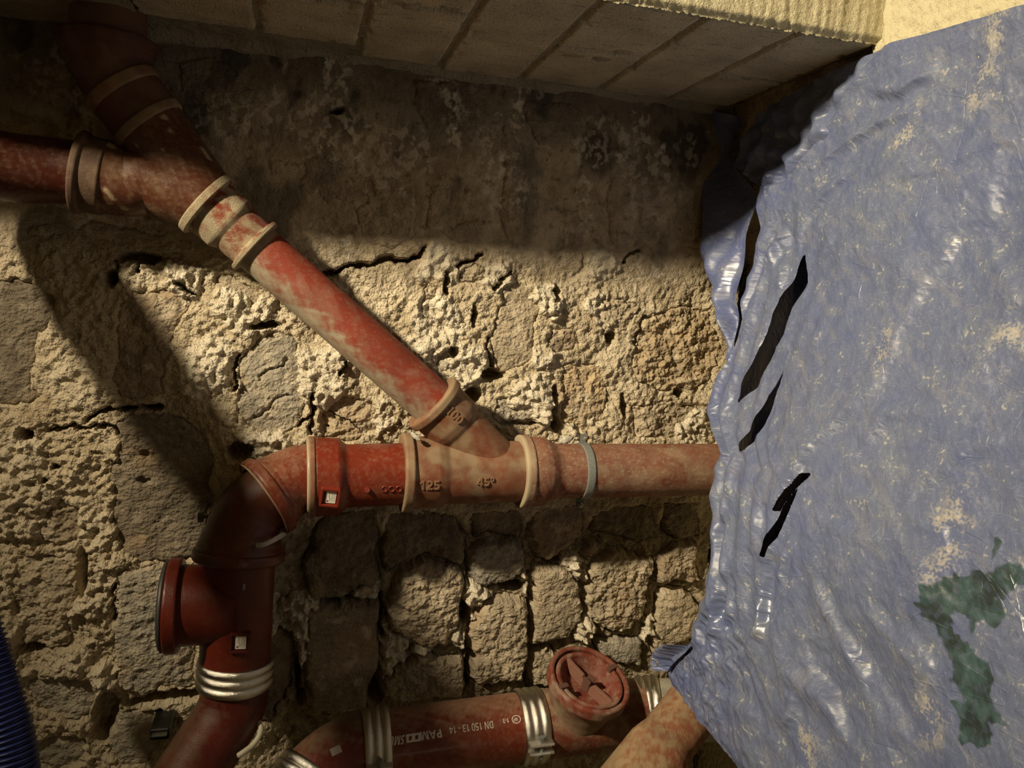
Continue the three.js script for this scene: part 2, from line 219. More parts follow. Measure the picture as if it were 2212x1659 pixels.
for (const [x, y, rx, ry] of holes) span(x - 2 * rx, y - 2 * ry, x + 2 * rx, y + 2 * ry, (k, u, v) => { const q = Math.hypot((WX[k] * 0.7 + u * 0.3 - x) / rx, (WY[k] * 0.7 + v * 0.3 - y) / ry); HO[k] = Math.max(HO[k], ss(1.25, 0.7, q)); });
for (const [w, p] of cracks) { const [a, b, c, d] = ends(p, 0.03); span(a, b, c, d, (k) => { let m = 1e9; for (let i = 0; i + 3 < p.length; i += 2) { const ex = p[i + 2] - p[i], ey = p[i + 3] - p[i + 1], t = clamp(((WX[k] - p[i]) * ex + (WY[k] - p[i + 1]) * ey) / (ex * ex + ey * ey)); m = Math.min(m, Math.hypot(WX[k] - p[i] - ex * t, WY[k] - p[i + 1] - ey * t)); } HO[k] = Math.max(HO[k], 0.6 * ss(w, w * 0.45, m)); }); }
// zones of the wall
const upper = (x, y) => ss(1.50, 1.64, y + 0.05 * n2(x * 5, y * 5));
const dry = (x, y) => ss(0.93, 0.84, y + 0.03 * n2(x * 6, 3)) * ss(-0.12, 0.0, x);
const lowBase = (x, y) => 0.010 * n2(x * 2.3 + 4, y * 2.3) + 0.006 * n2(x * 6 + 1, y * 6);
function mortarZ(k, x, y) {
  const u = upper(x, y), d = dry(x, y), r = (1 - 0.72 * u) * (1 + 0.55 * ss(-0.15, -0.4, x) * ss(1.2, 1.05, y));
  let z = lowBase(x, y) + r * (0.011 * n2(x * 15, y * 15 + 8) + 0.008 * (rid(x * 30 + 2, y * 30, 2) - 0.3) + 0.0042 * n2(x * 75, y * 75 + 5) + 0.0026 * (grain(x * 85, y * 85) - 0.5) + 0.0028 * n2(x * 170, y * 170));
  z += 0.006 * (1 - u) * (1 - d) - 0.030 * d + PD[k] * (0.75 + 0.5 * n2(x * 60, y * 60 + 2));
  const s = ID[k] >= 0 ? stones[ID[k]] : null, fl = s && s.flush;
  if (D[k] > -0.02) z -= fl ? 0.004 * ss(0.0, 0.03, D[k]) : mix(0.03 * ss(0.004, 0.026, D[k]), 0.05 * ss(-0.004, 0.012, D[k]), d) * (1 - Math.min(PD[k] * 30, 0.6));
  z -= 0.085 * HO[k];
  return z;
}
function stoneZ(s, k, x, y) {
  const d = D[k], q = s.seed, ca = Math.cos(s.lay), sa = Math.sin(s.lay), ax = x * ca + y * sa, ay = -x * sa + y * ca;
  let z = lowBase(x, y) + s.p + s.t[0] * (x - s.cx) + s.t[1] * (y - s.cy) + s.b * (1 - Math.exp(-Math.max(d, 0) / 0.022)) - s.b * 0.6;
  const wx = 0.25 * n2(x * 17 + q, y * 17), wy = 0.25 * n2(x * 17, y * 17 + q), ly = s.layer ?? 0.35;
  z += s.r * (0.010 * f2(x * 11 + q, y * 11, 2) + 0.006 * (rid(ax * 15 + q + wx, ay * (15 + 22 * ly) + wy, 3) - 0.35) + 0.0035 * n2(ax * 55 + q, ay * 60) + 0.002 * (Math.abs(n2(x * 85 + q, y * 85)) - 0.3) + 0.0022 * n2(x * 170 + q, y * 170));
  if (s.flush) z += 0.0015;
  z -= (s.flush ? 0.02 : 0.04) * (1 - ss(-0.003, s.e + 0.003, d));
  return z - 0.03 * HO[k] * (d < 0.02 ? 1 : 0.5);
}
const uvAt = (x, y) => [(x - X0) / (RW * TX), (y - Y0) / (RH * TX)];
// colour of mortar and of stone
function mortarCol(i, j, o) {
  const k = j * RW + i, x = X0 + i * TX, y = Y0 + j * TX, u = upper(x, y), d = dry(x, y);
  const a = f2(x * 9, y * 9 + 3, 4), b = f2(x * 40 + 9, y * 40, 3), g = n2(x * 260, y * 260);
  let c = mix3([0.43, 0.35, 0.225], [0.55, 0.465, 0.325], clamp(0.5 + 1.2 * a + 0.8 * b));
  c = mix3(c, [0.36, 0.27, 0.165], ss(0.12, 0.42, f2(x * 6 + 40, y * 6, 3)) * 0.85);
  const left = ss(-0.2, -0.5, x + 0.1 * n2(x * 4, y * 4));
  c = mix3(c, [0.40, 0.31, 0.20], left * 0.55 * clamp(0.6 + b));
  if (u > 0) { // old plaster: brown, blotched dark with damp towards the ceiling, white salts
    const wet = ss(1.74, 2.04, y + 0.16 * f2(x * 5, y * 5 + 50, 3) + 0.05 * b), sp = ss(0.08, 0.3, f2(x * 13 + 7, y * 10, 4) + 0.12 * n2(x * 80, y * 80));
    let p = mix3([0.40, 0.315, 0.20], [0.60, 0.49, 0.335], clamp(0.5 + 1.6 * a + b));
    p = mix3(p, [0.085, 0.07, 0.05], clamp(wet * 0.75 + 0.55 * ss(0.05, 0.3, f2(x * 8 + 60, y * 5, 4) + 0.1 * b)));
    const salt = ss(0.0, 0.22, f2(x * 7 + 33, y * 5 + 12, 4) + 0.35 * Math.exp(-((x - 0.80) ** 2) / 0.014 - ((y - 1.84) ** 2) / 0.014) + 0.28 * Math.exp(-((x - 0.33) ** 2) / 0.03 - ((y - 1.82) ** 2) / 0.01) + 0.3 * Math.exp(-((x - 0.10) ** 2) / 0.02 - ((y - 1.74) ** 2) / 0.02) + 0.35 * Math.exp(-((x - 0.525 + 0.01 * n2(y * 9, 2)) ** 2) / 0.0004) + 0.25 * Math.exp(-((x - 0.86 + 0.02 * n2(y * 7, 5)) ** 2) / 0.001) - 0.08) * ss(-0.12, 0.3, f2(x * 50, y * 40 + 8, 4) * 1.6 + b);
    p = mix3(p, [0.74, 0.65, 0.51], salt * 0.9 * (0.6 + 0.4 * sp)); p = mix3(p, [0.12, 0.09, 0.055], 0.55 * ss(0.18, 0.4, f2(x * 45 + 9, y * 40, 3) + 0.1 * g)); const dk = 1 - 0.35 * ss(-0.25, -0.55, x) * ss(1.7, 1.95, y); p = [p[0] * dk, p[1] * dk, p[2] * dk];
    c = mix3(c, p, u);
  }
  if (d > 0) c = mix3(c, mix3([0.22, 0.175, 0.11], [0.36, 0.29, 0.19], clamp(0.5 + 2 * b)), d);
  const pd = ss(0.003, 0.014, PD[k]); c = mix3(c, mix3([0.52, 0.45, 0.33], [0.65, 0.575, 0.44], clamp(0.5 + b + 0.4 * g)), pd * (1 - 0.7 * left));
  const f = 1 + 0.16 * g + 0.12 * b + 0.16 * (hash(i * 3 + j * 7, j * 5 + (i >> 4)) - 0.5); o[0] = c[0] * f; o[1] = c[1] * f; o[2] = c[2] * f;
}
function stoneCol(i, j, o) {
  const k = j * RW + i, s = stones[Math.max(0, ID[k])], q = s.seed, x = X0 + i * TX, y = Y0 + j * TX, d = D[k];
  if (d < -0.05) { o[0] = o[1] = o[2] = 0.2; return; }
  const ca = Math.cos(s.lay), sa = Math.sin(s.lay), ax = x * ca + y * sa, ay = -x * sa + y * ca, t = TONE[s.tone];
  const a = f2(x * 12 + q, y * 12, 3), b = f2(ax * 35 + q, ay * 90, 3), g = n2(x * 300, y * 300);
  let c = [t[0], t[1], t[2]]; const m = 1 + 0.5 * a + 0.35 * b + 0.14 * g; c = [c[0] * m, c[1] * m, c[2] * m];
  c = mix3(c, [0.36, 0.24, 0.13], 0.45 * ss(0.12, 0.4, f2(x * 8 + q + 20, y * 8, 3)));
  c = mix3(c, s.tone === 'dark' ? [0.30, 0.25, 0.18] : [0.55, 0.47, 0.34], 0.6 * ss(0.1, 0.4, f2(x * 22 + q + 50, y * 22, 4) + 0.12 * g) + 0.5 * ss(0.014, 0.0, d) * ss(-0.2, 0.3, n2(x * 60, y * 60)));
  if (!s.flush) { const mid = 1 - dry(x, y), h = []; if (mid > 0) { mortarCol(i, j, h); c = mix3(c, h, mid * (s.tone === 'dark' ? 0.3 : 1) * (0.12 + 0.45 * ss(0.03, 0.0, d + 0.012 * n2(x * 70, y * 70)) + 0.35 * ss(0.1, 0.4, f2(x * 18 + q, y * 18 + 4, 3)))); } }
  if (s.flush) { const h = []; mortarCol(i, j, h); c = mix3(c, h, 0.55 + 0.4 * ss(-0.1, 0.3, f2(x * 25 + q, y * 18, 3)) + 0.15 * ss(0.015, 0.0, d)); }
  const f = 1 + 0.18 * (hash(i * 3 + j * 7, j * 5 + (i >> 4)) - 0.5); o[0] = c[0] * f; o[1] = c[1] * f; o[2] = c[2] * f;
}
const mortarMap = dataTex(RW, RH, true, mortarCol), stoneMap = dataTex(RW, RH, true, stoneCol);
const wallBump = dataTex(RW, RH, false, (i, j, o) => {
  const x = X0 + i * TX, y = Y0 + j * TX, u = upper(x, y);
  o[0] = 0.5 + (1 - 0.55 * u) * (0.30 * (grain(x * 165, y * 165) - 0.5) + 0.22 * n2(x * 210, y * 210 + 3) + 0.12 * n2(x * 390, y * 390)) + 0.08 * n2(x * 110, y * 110);
});
const stoneBump = dataTex(RW, RH, false, (i, j, o) => {
  const k = j * RW + i, s = stones[Math.max(0, ID[k])], ca = Math.cos(s.lay), sa = Math.sin(s.lay), x = X0 + i * TX, y = Y0 + j * TX, ax = x * ca + y * sa, ay = -x * sa + y * ca;
  o[0] = 0.5 + 0.26 * n2(ax * 110 + 4, ay * 190) + 0.2 * n2(x * 260, y * 260) + 0.12 * n2(x * 400, y * 400 + 7);
});
// sandy grit of about a millimetre, as a normal map that repeats every half metre
const gritN = (() => {
  const n = 1024, h = new Float32Array(n * n); for (let j = 0; j < n; j++) for (let i = 0; i < n; i++) h[j * n + i] = 0.9 * n2(i / 4, j / 4) + 0.7 * n2(i / 2 + 0.5, j / 2) + 0.5 * Math.abs(n2(i / 4 + 91, j / 4 + 33));
  return dataTex(n, n, false, (i, j, o) => { const dx = h[j * n + ((i + 1) & 1023)] - h[j * n + ((i + 1023) & 1023)], dy = h[((j + 1) & 1023) * n + i] - h[((j + 1023) & 1023) * n + i], l = Math.hypot(dx, dy, 1.1); o[0] = 0.5 - 0.5 * dx / l; o[1] = 0.5 - 0.5 * dy / l; o[2] = 0.5 + 0.5 * 1.1 / l; }, true);
})();
const grit = (rx, ry) => { const t = gritN.clone(); t.repeat.set(rx, ry); t.needsUpdate = true; return t; };
const matMortar = std({ map: mortarMap, bumpMap: wallBump, bumpScale: 0.006, normalMap: grit(4.2, 5.12), normalScale: new THREE.Vector2(0.8, 0.8), roughness: 0.96 });
const matStone = std({ map: stoneMap, bumpMap: stoneBump, bumpScale: 0.004, normalMap: grit(4.2, 5.12), normalScale: new THREE.Vector2(0.75, 0.75), roughness: 0.92 });
const wallBack = struct('wall_back');
{
  const st = 3, nu = Math.floor((RW - 1) / st), nv = Math.floor((RH - 10) / st);
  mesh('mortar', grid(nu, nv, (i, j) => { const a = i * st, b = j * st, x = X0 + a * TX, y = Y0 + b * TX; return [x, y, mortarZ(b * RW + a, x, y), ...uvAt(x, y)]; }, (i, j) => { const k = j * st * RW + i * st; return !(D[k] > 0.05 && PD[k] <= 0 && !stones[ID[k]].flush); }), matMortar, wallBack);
  stones.forEach((s, n) => {
    const g2 = 2, [i0, j0, i1, j1] = s.box, nu = Math.floor((i1 - i0) / g2), nv = Math.floor((j1 - j0) / g2), on = (k) => k < NT && ID[k] === n && D[k] > -0.006;
    const geo = grid(nu, nv, (i, j) => { const a = i0 + i * g2, b = j0 + j * g2, x = X0 + a * TX, y = Y0 + b * TX, k = b * RW + a; return [x, y, stoneZ(s, k, x, y), ...uvAt(x, y)]; },
      (i, j) => { const k = (j0 + j * g2) * RW + i0 + i * g2; return on(k) && on(k + g2) && on(k + g2 * RW) && on(k + g2 * RW + g2); });
    if (geo.attributes.position.count > 20) mesh('stone', geo, matStone, wallBack);
  });
  const ext = (x0, x1, y0, y1) => grid(60, 90, (i, j) => { const x = mix(x0, x1, i / 59), y = mix(y0, y1, j / 89); return [x, y, lowBase(x, y) + 0.01 * f2(x * 9, y * 9, 3), x / 2.1, y / 2.56]; });
  mesh('rough_render', ext(LX, X0 + 0.002, FY, SOFFIT + 0.02), matMortar, wallBack);
  const back = new THREE.BoxGeometry(RX - LX + 0.4, CY - FY + 0.2, 0.15); back.translate((RX + LX) / 2, (CY + FY) / 2, -0.2); mesh('wall_core', back, std({ color: new THREE.Color().setRGB(0.12, 0.1, 0.07), roughness: 1 }), wallBack);
}

// ---------------------------------------------------------------- soffit of blocks, beam face, other walls
const plasterBump = dataTex(512, 512, false, (i, j, o) => { const x = i / 512 * 32, y = j / 512 * 32; o[0] = 0.5 + 0.3 * n2(x, y) + 0.22 * n2(x * 2.7, y * 2.7) + 0.2 * n2(x * 6, y * 6); });
const blockMap = dataTex(1024, 1024, true, (i, j, o) => {
  const x = i / 1024, y = j / 1024; let m = 1 + 0.5 * f2(x * 8, y * 8, 3) + 0.16 * n2(x * 200, y * 200);
  m *= 1 - 0.35 * ss(0.22, 0.5, f2(x * 16, y * 90 + 5, 2)); m *= 1 - 0.35 * ss(0.6, 0.75, n2(x * 120, y * 120 + 9));
  o[0] = 0.50 * m; o[1] = 0.435 * m; o[2] = 0.30 * m;
});
const blockBump = dataTex(1024, 1024, false, (i, j, o) => { const x = i / 1024, y = j / 1024; o[0] = 0.6 + 0.2 * n2(x * 220, y * 220) + 0.16 * n2(x * 90, y * 90) - 0.4 * ss(0.55, 0.75, n2(x * 120, y * 120 + 9)); });
const ceiling = struct('ceiling');
{
  const xs = [-0.62, -0.345, -0.1, 0.114, 0.312, 0.515, 0.727, 0.928, 1.11], cut = [0.35, 0.30, 0.36, 0.40, 0.62, 0.30, 0.62, 0.27];
  const starts = [0.10, 0.12, 0.105, 0.035, 0.012, 0.022, 0.016, 0.02];
  const mats = [0.92, 1, 1.06].map((m) => std({ map: blockMap, bumpMap: blockBump, bumpScale: 0.004, normalMap: grit(2, 2), normalScale: new THREE.Vector2(0.6, 0.6), roughness: 0.95, color: new THREE.Color().setRGB(0.94 * m, 0.94 * m, 0.94 * m) }));
  const block = (x0, x1, z0, z1, n) => {
    const nu = Math.round((x1 - x0) / 0.005), nv = Math.round((z1 - z0) / 0.005);
    // the underside, slightly hollow and chipped at its edges
    const under = grid(nu, nv, (i, j) => {
      const u = i / (nu - 1), v = j / (nv - 1), e = Math.min(u * (x1 - x0), (1 - u) * (x1 - x0), v * (z1 - z0), (1 - v) * (z1 - z0));
      const X = mix(x0, x1, u) + 0.003 * n2(n + v * 9, u * 3) * (1 - 0), Z = mix(z0, z1, v) + 0.003 * n2(n + u * 9, 3 + v * 2);
      const chip = 0.012 * ss(0.35, 0.7, n2(X * 28 + n, Z * 28)) * ss(0.03, 0.0, e);
      return [X, SOFFIT + 0.0012 * n2(X * 20, Z * 20) + 0.010 * ss(0.006, 0, e) + chip, Z, X + n * 0.37, Z + n * 0.21];
    });
    const idx = under.index.array; for (let q = 0; q < idx.length; q += 3) { const t = idx[q]; idx[q] = idx[q + 1]; idx[q + 1] = t; } under.computeVertexNormals();
    // upward the block is a plain body above the skin
    const body = new THREE.BoxGeometry(x1 - x0 - 0.004, 0.11, z1 - z0 - 0.004); body.translate((x0 + x1) / 2, SOFFIT + 0.067, (z0 + z1) / 2);
    mesh('block', mergeGeometries([under, body]), mats[n % 3], ceiling);
  };
  for (let c = 1; c < 8; c++) {
    const g = 0.0035 + 0.0015 * hash(c, 3);
    block(xs[c] + g, xs[c + 1] - g, starts[c], Math.min(cut[c] - g, SD - 0.012), c * 3 + 1);
    if (cut[c] < SD) block(xs[c] + g, xs[c + 1] - g, cut[c] + g, SD - 0.012, c * 3 + 2);
  }
  const mm = std({ map: blockMap, bumpMap: plasterBump, bumpScale: 0.006, roughness: 1, color: new THREE.Color().setRGB(0.55, 0.55, 0.55) });
  // mortar bed above the joints, swelling out of the joints in places
  const bed = grid(320, 100, (i, j) => {
    const x = mix(-0.345, 1.14, i / 319), z = mix(-0.05, SD - 0.004, j / 99); let y = SOFFIT + 0.0075 - 0.004 * f2(x * 26, z * 26, 3) - 0.007 * ss(0.05, 0.0, z) * (0.7 + n2(x * 14, 3)) - 0.02 * ss(0.022, -0.01, z);
    for (const [a, b, r] of [[[.187,.389], 0.03], [[.267,.42], 0.035], [[.571,.256], 0.035], [[.637,.261], 0.04], [[.662,.324], 0.035], [[1.006,.269], 0.02]].map(([p, r]) => [p[0], p[1], r])) y -= 0.011 * ss(1.2, 0.3, Math.hypot((x - a) / r, (z - b) / (r * 0.55)) + 0.4 * n2(x * 40, z * 40));
    return [x, y, z, x, z];
  });
  { const q = bed.index.array; for (let k = 0; k < q.length; k += 3) { const t = q[k]; q[k] = q[k + 1]; q[k + 1] = t; } bed.computeVertexNormals(); }
  mesh('mortar_bed', bed, mm, ceiling);
  // rendered strip round the stack, left of the blocks
  const strip = grid(260, 90, (i, j) => { const x = mix(LX, -0.335, Math.pow(i / 259, 0.5)), z = mix(-0.05, SD, j / 89); return [x, SOFFIT - 0.004 + 0.006 * f2(x * 14, z * 14, 4), z, x, z]; });
  { const q = strip.index.array; for (let k = 0; k < q.length; k += 3) { const t = q[k]; q[k] = q[k + 1]; q[k + 1] = t; } strip.computeVertexNormals(); }
  mesh('rendered_strip', strip, mm, ceiling);
}
const limewash = (m) => std({ color: new THREE.Color().setRGB(0.70 * m, 0.62 * m, 0.40 * m), bumpMap: plasterBump, bumpScale: 0.0022, normalMap: grit(1.2, 1.2), normalScale: new THREE.Vector2(0.8, 0.8), roughness: 0.95 });
{
  const beam = struct('beam_front'), nu = 300, nv = 130;
  mesh('plaster_face', grid(nu, nv, (i, j) => {
    const x = mix(0.3, RX, i / (nu - 1)), y = mix(SOFFIT - 0.001, SOFFIT + 0.4, j / (nv - 1)), e = y - SOFFIT;
    const streak = 0.0022 * n2(x * 70, y * 3) * ss(0.35, 0.6, n2(x * 3, 1) * 0.5 + 0.5 + 0.3 * ss(0.7, 0.95, x));
    return [x, y - (j === 0 ? 0.0045 * n2(x * 130, 4) + 0.002 * n2(x * 45, 2) : 0), SD + 0.004 + 0.002 * n2(x * 12, y * 12) + 0.0009 * n2(x * 60, y * 60) + 0.0008 * n2(x * 150, y * 150) + streak - 0.012 * ss(0.012, 0, e), x * 2, y * 2];
  }), limewash(0.84), beam);
  const side = new THREE.BoxGeometry(0.3 - LX, CY - SOFFIT, 0.02); side.translate((LX + 0.3) / 2, (CY + SOFFIT) / 2, SD - 0.008); mesh('plaster_face', side, limewash(0.84), beam);
  const top = new THREE.BoxGeometry(RX - 0.3, CY - SOFFIT - 0.38, 0.02); top.translate((RX + 0.3) / 2, (CY + SOFFIT + 0.38) / 2, SD - 0.006); mesh('plaster_face', top, limewash(0.84), beam);
  const core = new THREE.BoxGeometry(RX - LX, CY - SOFFIT - 0.13, SD + 0.1); core.translate((RX + LX) / 2, (CY + SOFFIT + 0.13) / 2, SD / 2 - 0.078); mesh('beam_core', core, limewash(0.8), beam);
}
{
  const wr = struct('wall_right');
  mesh('rough_plaster', grid(260, 130, (i, j) => { const z = mix(SD - 0.02, 1.5, i / 259), y = mix(1.75, 2.5, j / 129); return [1.108 - 0.006 * f2(z * 30, y * 30, 4) - 0.004 * (rid(z * 60, y * 60, 2) - 0.3) - 0.003 * n2(z * 110, y * 110) - 0.005 * rid(z * 25, y * 25, 3), y, z, z * 2, y * 2]; }, null), limewash(0.84), wr);
  const lower = grid(120, 300, (i, j) => { const z = mix(-0.1, SD, i / 119), y = mix(0, SOFFIT + 0.01, j / 299); return [mix(RX + 0.02, 1.128, ss(1.5, 1.95, y)) - 0.02 * f2(z * 12, y * 12, 4), y, z, z * 0.5, y * 0.4]; });
  mesh('rough_mortar', lower, matMortar, wr);
  const w = new THREE.BoxGeometry(0.15, CY - FY + 0.2, FZ + 0.5); w.translate(RX + 0.075, (CY + FY) / 2, FZ / 2); mesh('wall_core', w, limewash(0.7), wr);
  for (const [name, b, c, m] of [['wall_left', [0.15, CY - FY + 0.2, FZ + 0.5], [LX - 0.075, (CY + FY) / 2, FZ / 2], 0.8], ['wall_front', [RX - LX + 0.4, CY - FY + 0.2, 0.15], [(RX + LX) / 2, (CY + FY) / 2, FZ + 0.075], 0.85], ['floor', [RX - LX + 0.4, 0.15, FZ + 0.5], [(RX + LX) / 2, FY - 0.075, FZ / 2], 0.7], ['ceiling_upper', [RX - LX + 0.4, 0.15, FZ + 0.5], [(RX + LX) / 2, CY + 0.075, FZ / 2], 0.6]]) {
    const g = new THREE.BoxGeometry(...b); g.translate(...c); const o = mesh(name, g, limewash(m)); o.userData.kind = 'structure';
  }
}

// ---------------------------------------------------------------- pipes
const specks = dataTex(1024, 1024, true, (i, j, o) => { const x = i / 8, y = j / 8; const m = 0.9 + 0.1 * f2(x * 0.5, y * 0.5, 3); o[0] = o[1] = o[2] = m; });
const pipeBump = dataTex(1024, 1024, false, (i, j, o) => { const x = i / 8, y = j / 8; o[0] = 0.5 + 0.4 * f2(x * 0.35, y * 0.35, 3) + 0.14 * n2(x * 2.3, y * 2.3); });
const roughTex = dataTex(512, 512, false, (i, j, o) => { const x = i / 8, y = j / 8; o[0] = 0.75 + 0.45 * f2(x * 0.6, y * 0.6, 4); });
const PAINT = { glossy: phys({ vertexColors: true, roughness: 0.42, roughnessMap: roughTex, bumpMap: pipeBump, bumpScale: 0.0005, specularIntensity: 0.6, clearcoat: 0.12, clearcoatRoughness: 0.2 }), dusty: std({ vertexColors: true, roughness: 0.7, bumpMap: pipeBump, bumpScale: 0.0007 }), crusty: std({ vertexColors: true, roughness: 0.95, bumpMap: pipeBump, bumpScale: 0.003 }) };
const RED = [0.22, 0.034, 0.012], DEEP = [0.20, 0.024, 0.014], OLD = [0.215, 0.052, 0.026], DUST = [0.37, 0.29, 0.185], GREY = [0.30, 0.28, 0.22];
// how dust lies: base share, large patches, fine specks, and a side it gathers on
function coat(o) {
  const c = { red: RED, dust: DUST, base: 0.05, patch: 0.5, speck: 0.25, side: null, ...o };
  return (p, n, s) => {
    let a = c.base + c.patch * ss(0.05, 0.4, n3(p.x * 9 + 3, p.y * 9, p.z * 9) * 0.6 + 0.5 * n3(p.x * 30, p.y * 30, p.z * 30 + 5));
    if (c.side) a += c.side[3] * ss(0.0, 0.9, n.x * c.side[0] + n.y * c.side[1] + n.z * c.side[2] - 0.12 + 0.24 * n3(p.x * 14, p.y * 14, p.z * 14) + 0.26 * n3(p.x * 60, p.y * 60, p.z * 60) + 0.2 * n3(p.x * 140, p.y * 140, p.z * 140));
    a += c.speck * ss(0.42, 0.62, n3(p.x * 190, p.y * 190, p.z * 190)) + 0.10 * n3(p.x * 120, p.y * 120, p.z * 120) + 0.45 * c.patch * n3(p.x * 48 + 9, p.y * 48, p.z * 48);
    if (c.at) a += c.at(s, p, n);
    const k = mix3(c.red, c.dust, clamp(a)), m = 1 + 0.16 * n3(p.x * 22 + 7, p.y * 22, p.z * 22);
    return [clamp(k[0] * m), clamp(k[1] * m), clamp(k[2] * m)];
  };
}
// a round body along a path; rings: [point, radius, s]
function rings(list, paint, seg, dir) {
  const n = list.length, P = list.map((r) => r[0]), T = P.map((_, i) => { if (dir) return dir; const a = P[Math.max(0, i - 1)], b = P[Math.min(n - 1, i + 1)]; const t = b.clone().sub(a); return t.lengthSq() < 1e-12 ? null : t.normalize(); });
  const ok = T.find((t) => t); for (let i = 0; i < n; i++) if (!T[i]) T[i] = T[i - 1] || ok;
  let N = new THREE.Vector3(0, 0, 1); if (Math.abs(T[0].z) > 0.9) N.set(0, 1, 0);
  const pos = [], uv = [], cs = [], idx = []; let L = 0;
  const rm = Math.max(...list.map((r) => r[1])); seg = seg || Math.min(132, Math.max(48, Math.round(2 * Math.PI * rm / 0.0042)));
  for (let i = 0; i < n; i++) {
    N.addScaledVector(T[i], -N.dot(T[i])).normalize(); const B = T[i].clone().cross(N); if (i) L += P[i].distanceTo(P[i - 1]) + Math.abs(list[i][1] - list[i - 1][1]);
    for (let j = 0; j <= seg; j++) { const a = j / seg * 2 * Math.PI, v = N.clone().multiplyScalar(Math.cos(a)).addScaledVector(B, Math.sin(a)), p = P[i].clone().addScaledVector(v, list[i][1]); pos.push(p.x, p.y, p.z); uv.push(L * 8, a * rm * 8); if (paint) cs.push(...paint(p, v, list[i][2] ?? L)); }
    if (i) for (let j = 0; j < seg; j++) { const a = (i - 1) * (seg + 1) + j, b = a + seg + 1; idx.push(a, a + 1, b, b, a + 1, b + 1); }
  }
  const g = new THREE.BufferGeometry();
  g.setAttribute('position', new THREE.Float32BufferAttribute(pos, 3)); g.setAttribute('uv', new THREE.Float32BufferAttribute(uv, 2)); if (paint) g.setAttribute('color', new THREE.Float32BufferAttribute(cs, 3));
  g.setIndex(idx); g.computeVertexNormals();
  const nm = g.attributes.normal; // close the seam
  for (let i = 0; i < n; i++) { const a = i * (seg + 1), b = a + seg, v = new THREE.Vector3().fromBufferAttribute(nm, a).add(new THREE.Vector3().fromBufferAttribute(nm, b)).normalize(); nm.setXYZ(a, v.x, v.y, v.z); nm.setXYZ(b, v.x, v.y, v.z); }
  return g;
}
// straight body from a towards b; profile [s, r] in metres, refined to small steps
function turned(a, b, profile, paint, step = 0.0044) {
  const A = V(a), d = V(b).sub(A).normalize(), list = [];
  profile.forEach(([s, r], i) => {
    if (i) { const [q, w] = profile[i - 1], m = Math.max(1, Math.ceil(Math.hypot(s - q, r - w) / step)); for (let k = 1; k < m; k++) list.push([A.clone().addScaledVector(d, mix(q, s, k / m)), mix(w, r, k / m), mix(q, s, k / m)]); }
    list.push([A.clone().addScaledVector(d, s), r, s]);
  });
  return rings(list, paint, 0, d);
}
function swept(points, radii, paint, n = 60) {
  const c = new THREE.CatmullRomCurve3(points.map(V), false, 'centripetal'), list = [], m = radii.length - 1;
  for (let i = 0; i <= n; i++) { const t = i / n, q = t * m, k = Math.min(m - 1, Math.floor(q)), f = q - k; list.push([c.getPoint(t), mix(radii[k], radii[k + 1], f * f * (3 - 2 * f)), t]); }
  return rings(list, paint);
}
const len = (a, b) => V(a).distanceTo(V(b));
const along = (a, b, s) => { const d = V(b).sub(V(a)).normalize(); return V(a).addScaledVector(d, s).toArray(); };
const both = (...g) => mergeGeometries(g);
const rimDust = (w, k = 1) => (s) => k * ss(w, w * 0.7, s);
const font = await new FontLoader().loadAsync('fonts/droid/droid_sans_bold.typeface.json');
// letters bent round a body: o = point on its axis, d = reading direction, out = side they face
function letters(text, size, depth, o, d, out, r, fontUsed = font, wide = 1, slant = 0) {
  const g = new TextGeometry(text, { font: fontUsed, size, depth, curveSegments: 5, bevelEnabled: false }); g.computeBoundingBox();
  const w = (g.boundingBox.max.x + g.boundingBox.min.x) / 2, h = (g.boundingBox.max.y + g.boundingBox.min.y) / 2, D_ = V(d).normalize(), O = V(out).addScaledVector(D_, -V(out).dot(D_)).normalize(), T = O.clone().cross(D_), p = g.attributes.position, q = new THREE.Vector3();
  for (let i = 0; i < p.count; i++) { const y = p.getY(i) - h, x = (p.getX(i) - w) * wide + slant * y, a = y / r, R = r + p.getZ(i); q.set(...o).addScaledVector(D_, x).addScaledVector(O, Math.cos(a) * R).addScaledVector(T, Math.sin(a) * R); p.setXYZ(i, q.x, q.y, q.z); }
  g.computeVertexNormals(); return g;
}
const plain = (c, r = 0.6) => std({ color: new THREE.Color().setRGB(...c), roughness: r });
const steel = std({ color: new THREE.Color().setRGB(0.6, 0.57, 0.5), metalness: 1, roughness: 0.22, bumpMap: pipeBump, bumpScale: 0.0008 });
const zinc = std({ color: new THREE.Color().setRGB(0.26, 0.27, 0.245), metalness: 0.4, roughness: 0.6, bumpMap: pipeBump, bumpScale: 0.002 });
const chalk = std({ color: new THREE.Color().setRGB(0.62, 0.57, 0.47), roughness: 1, bumpMap: plasterBump, bumpScale: 0.003 });

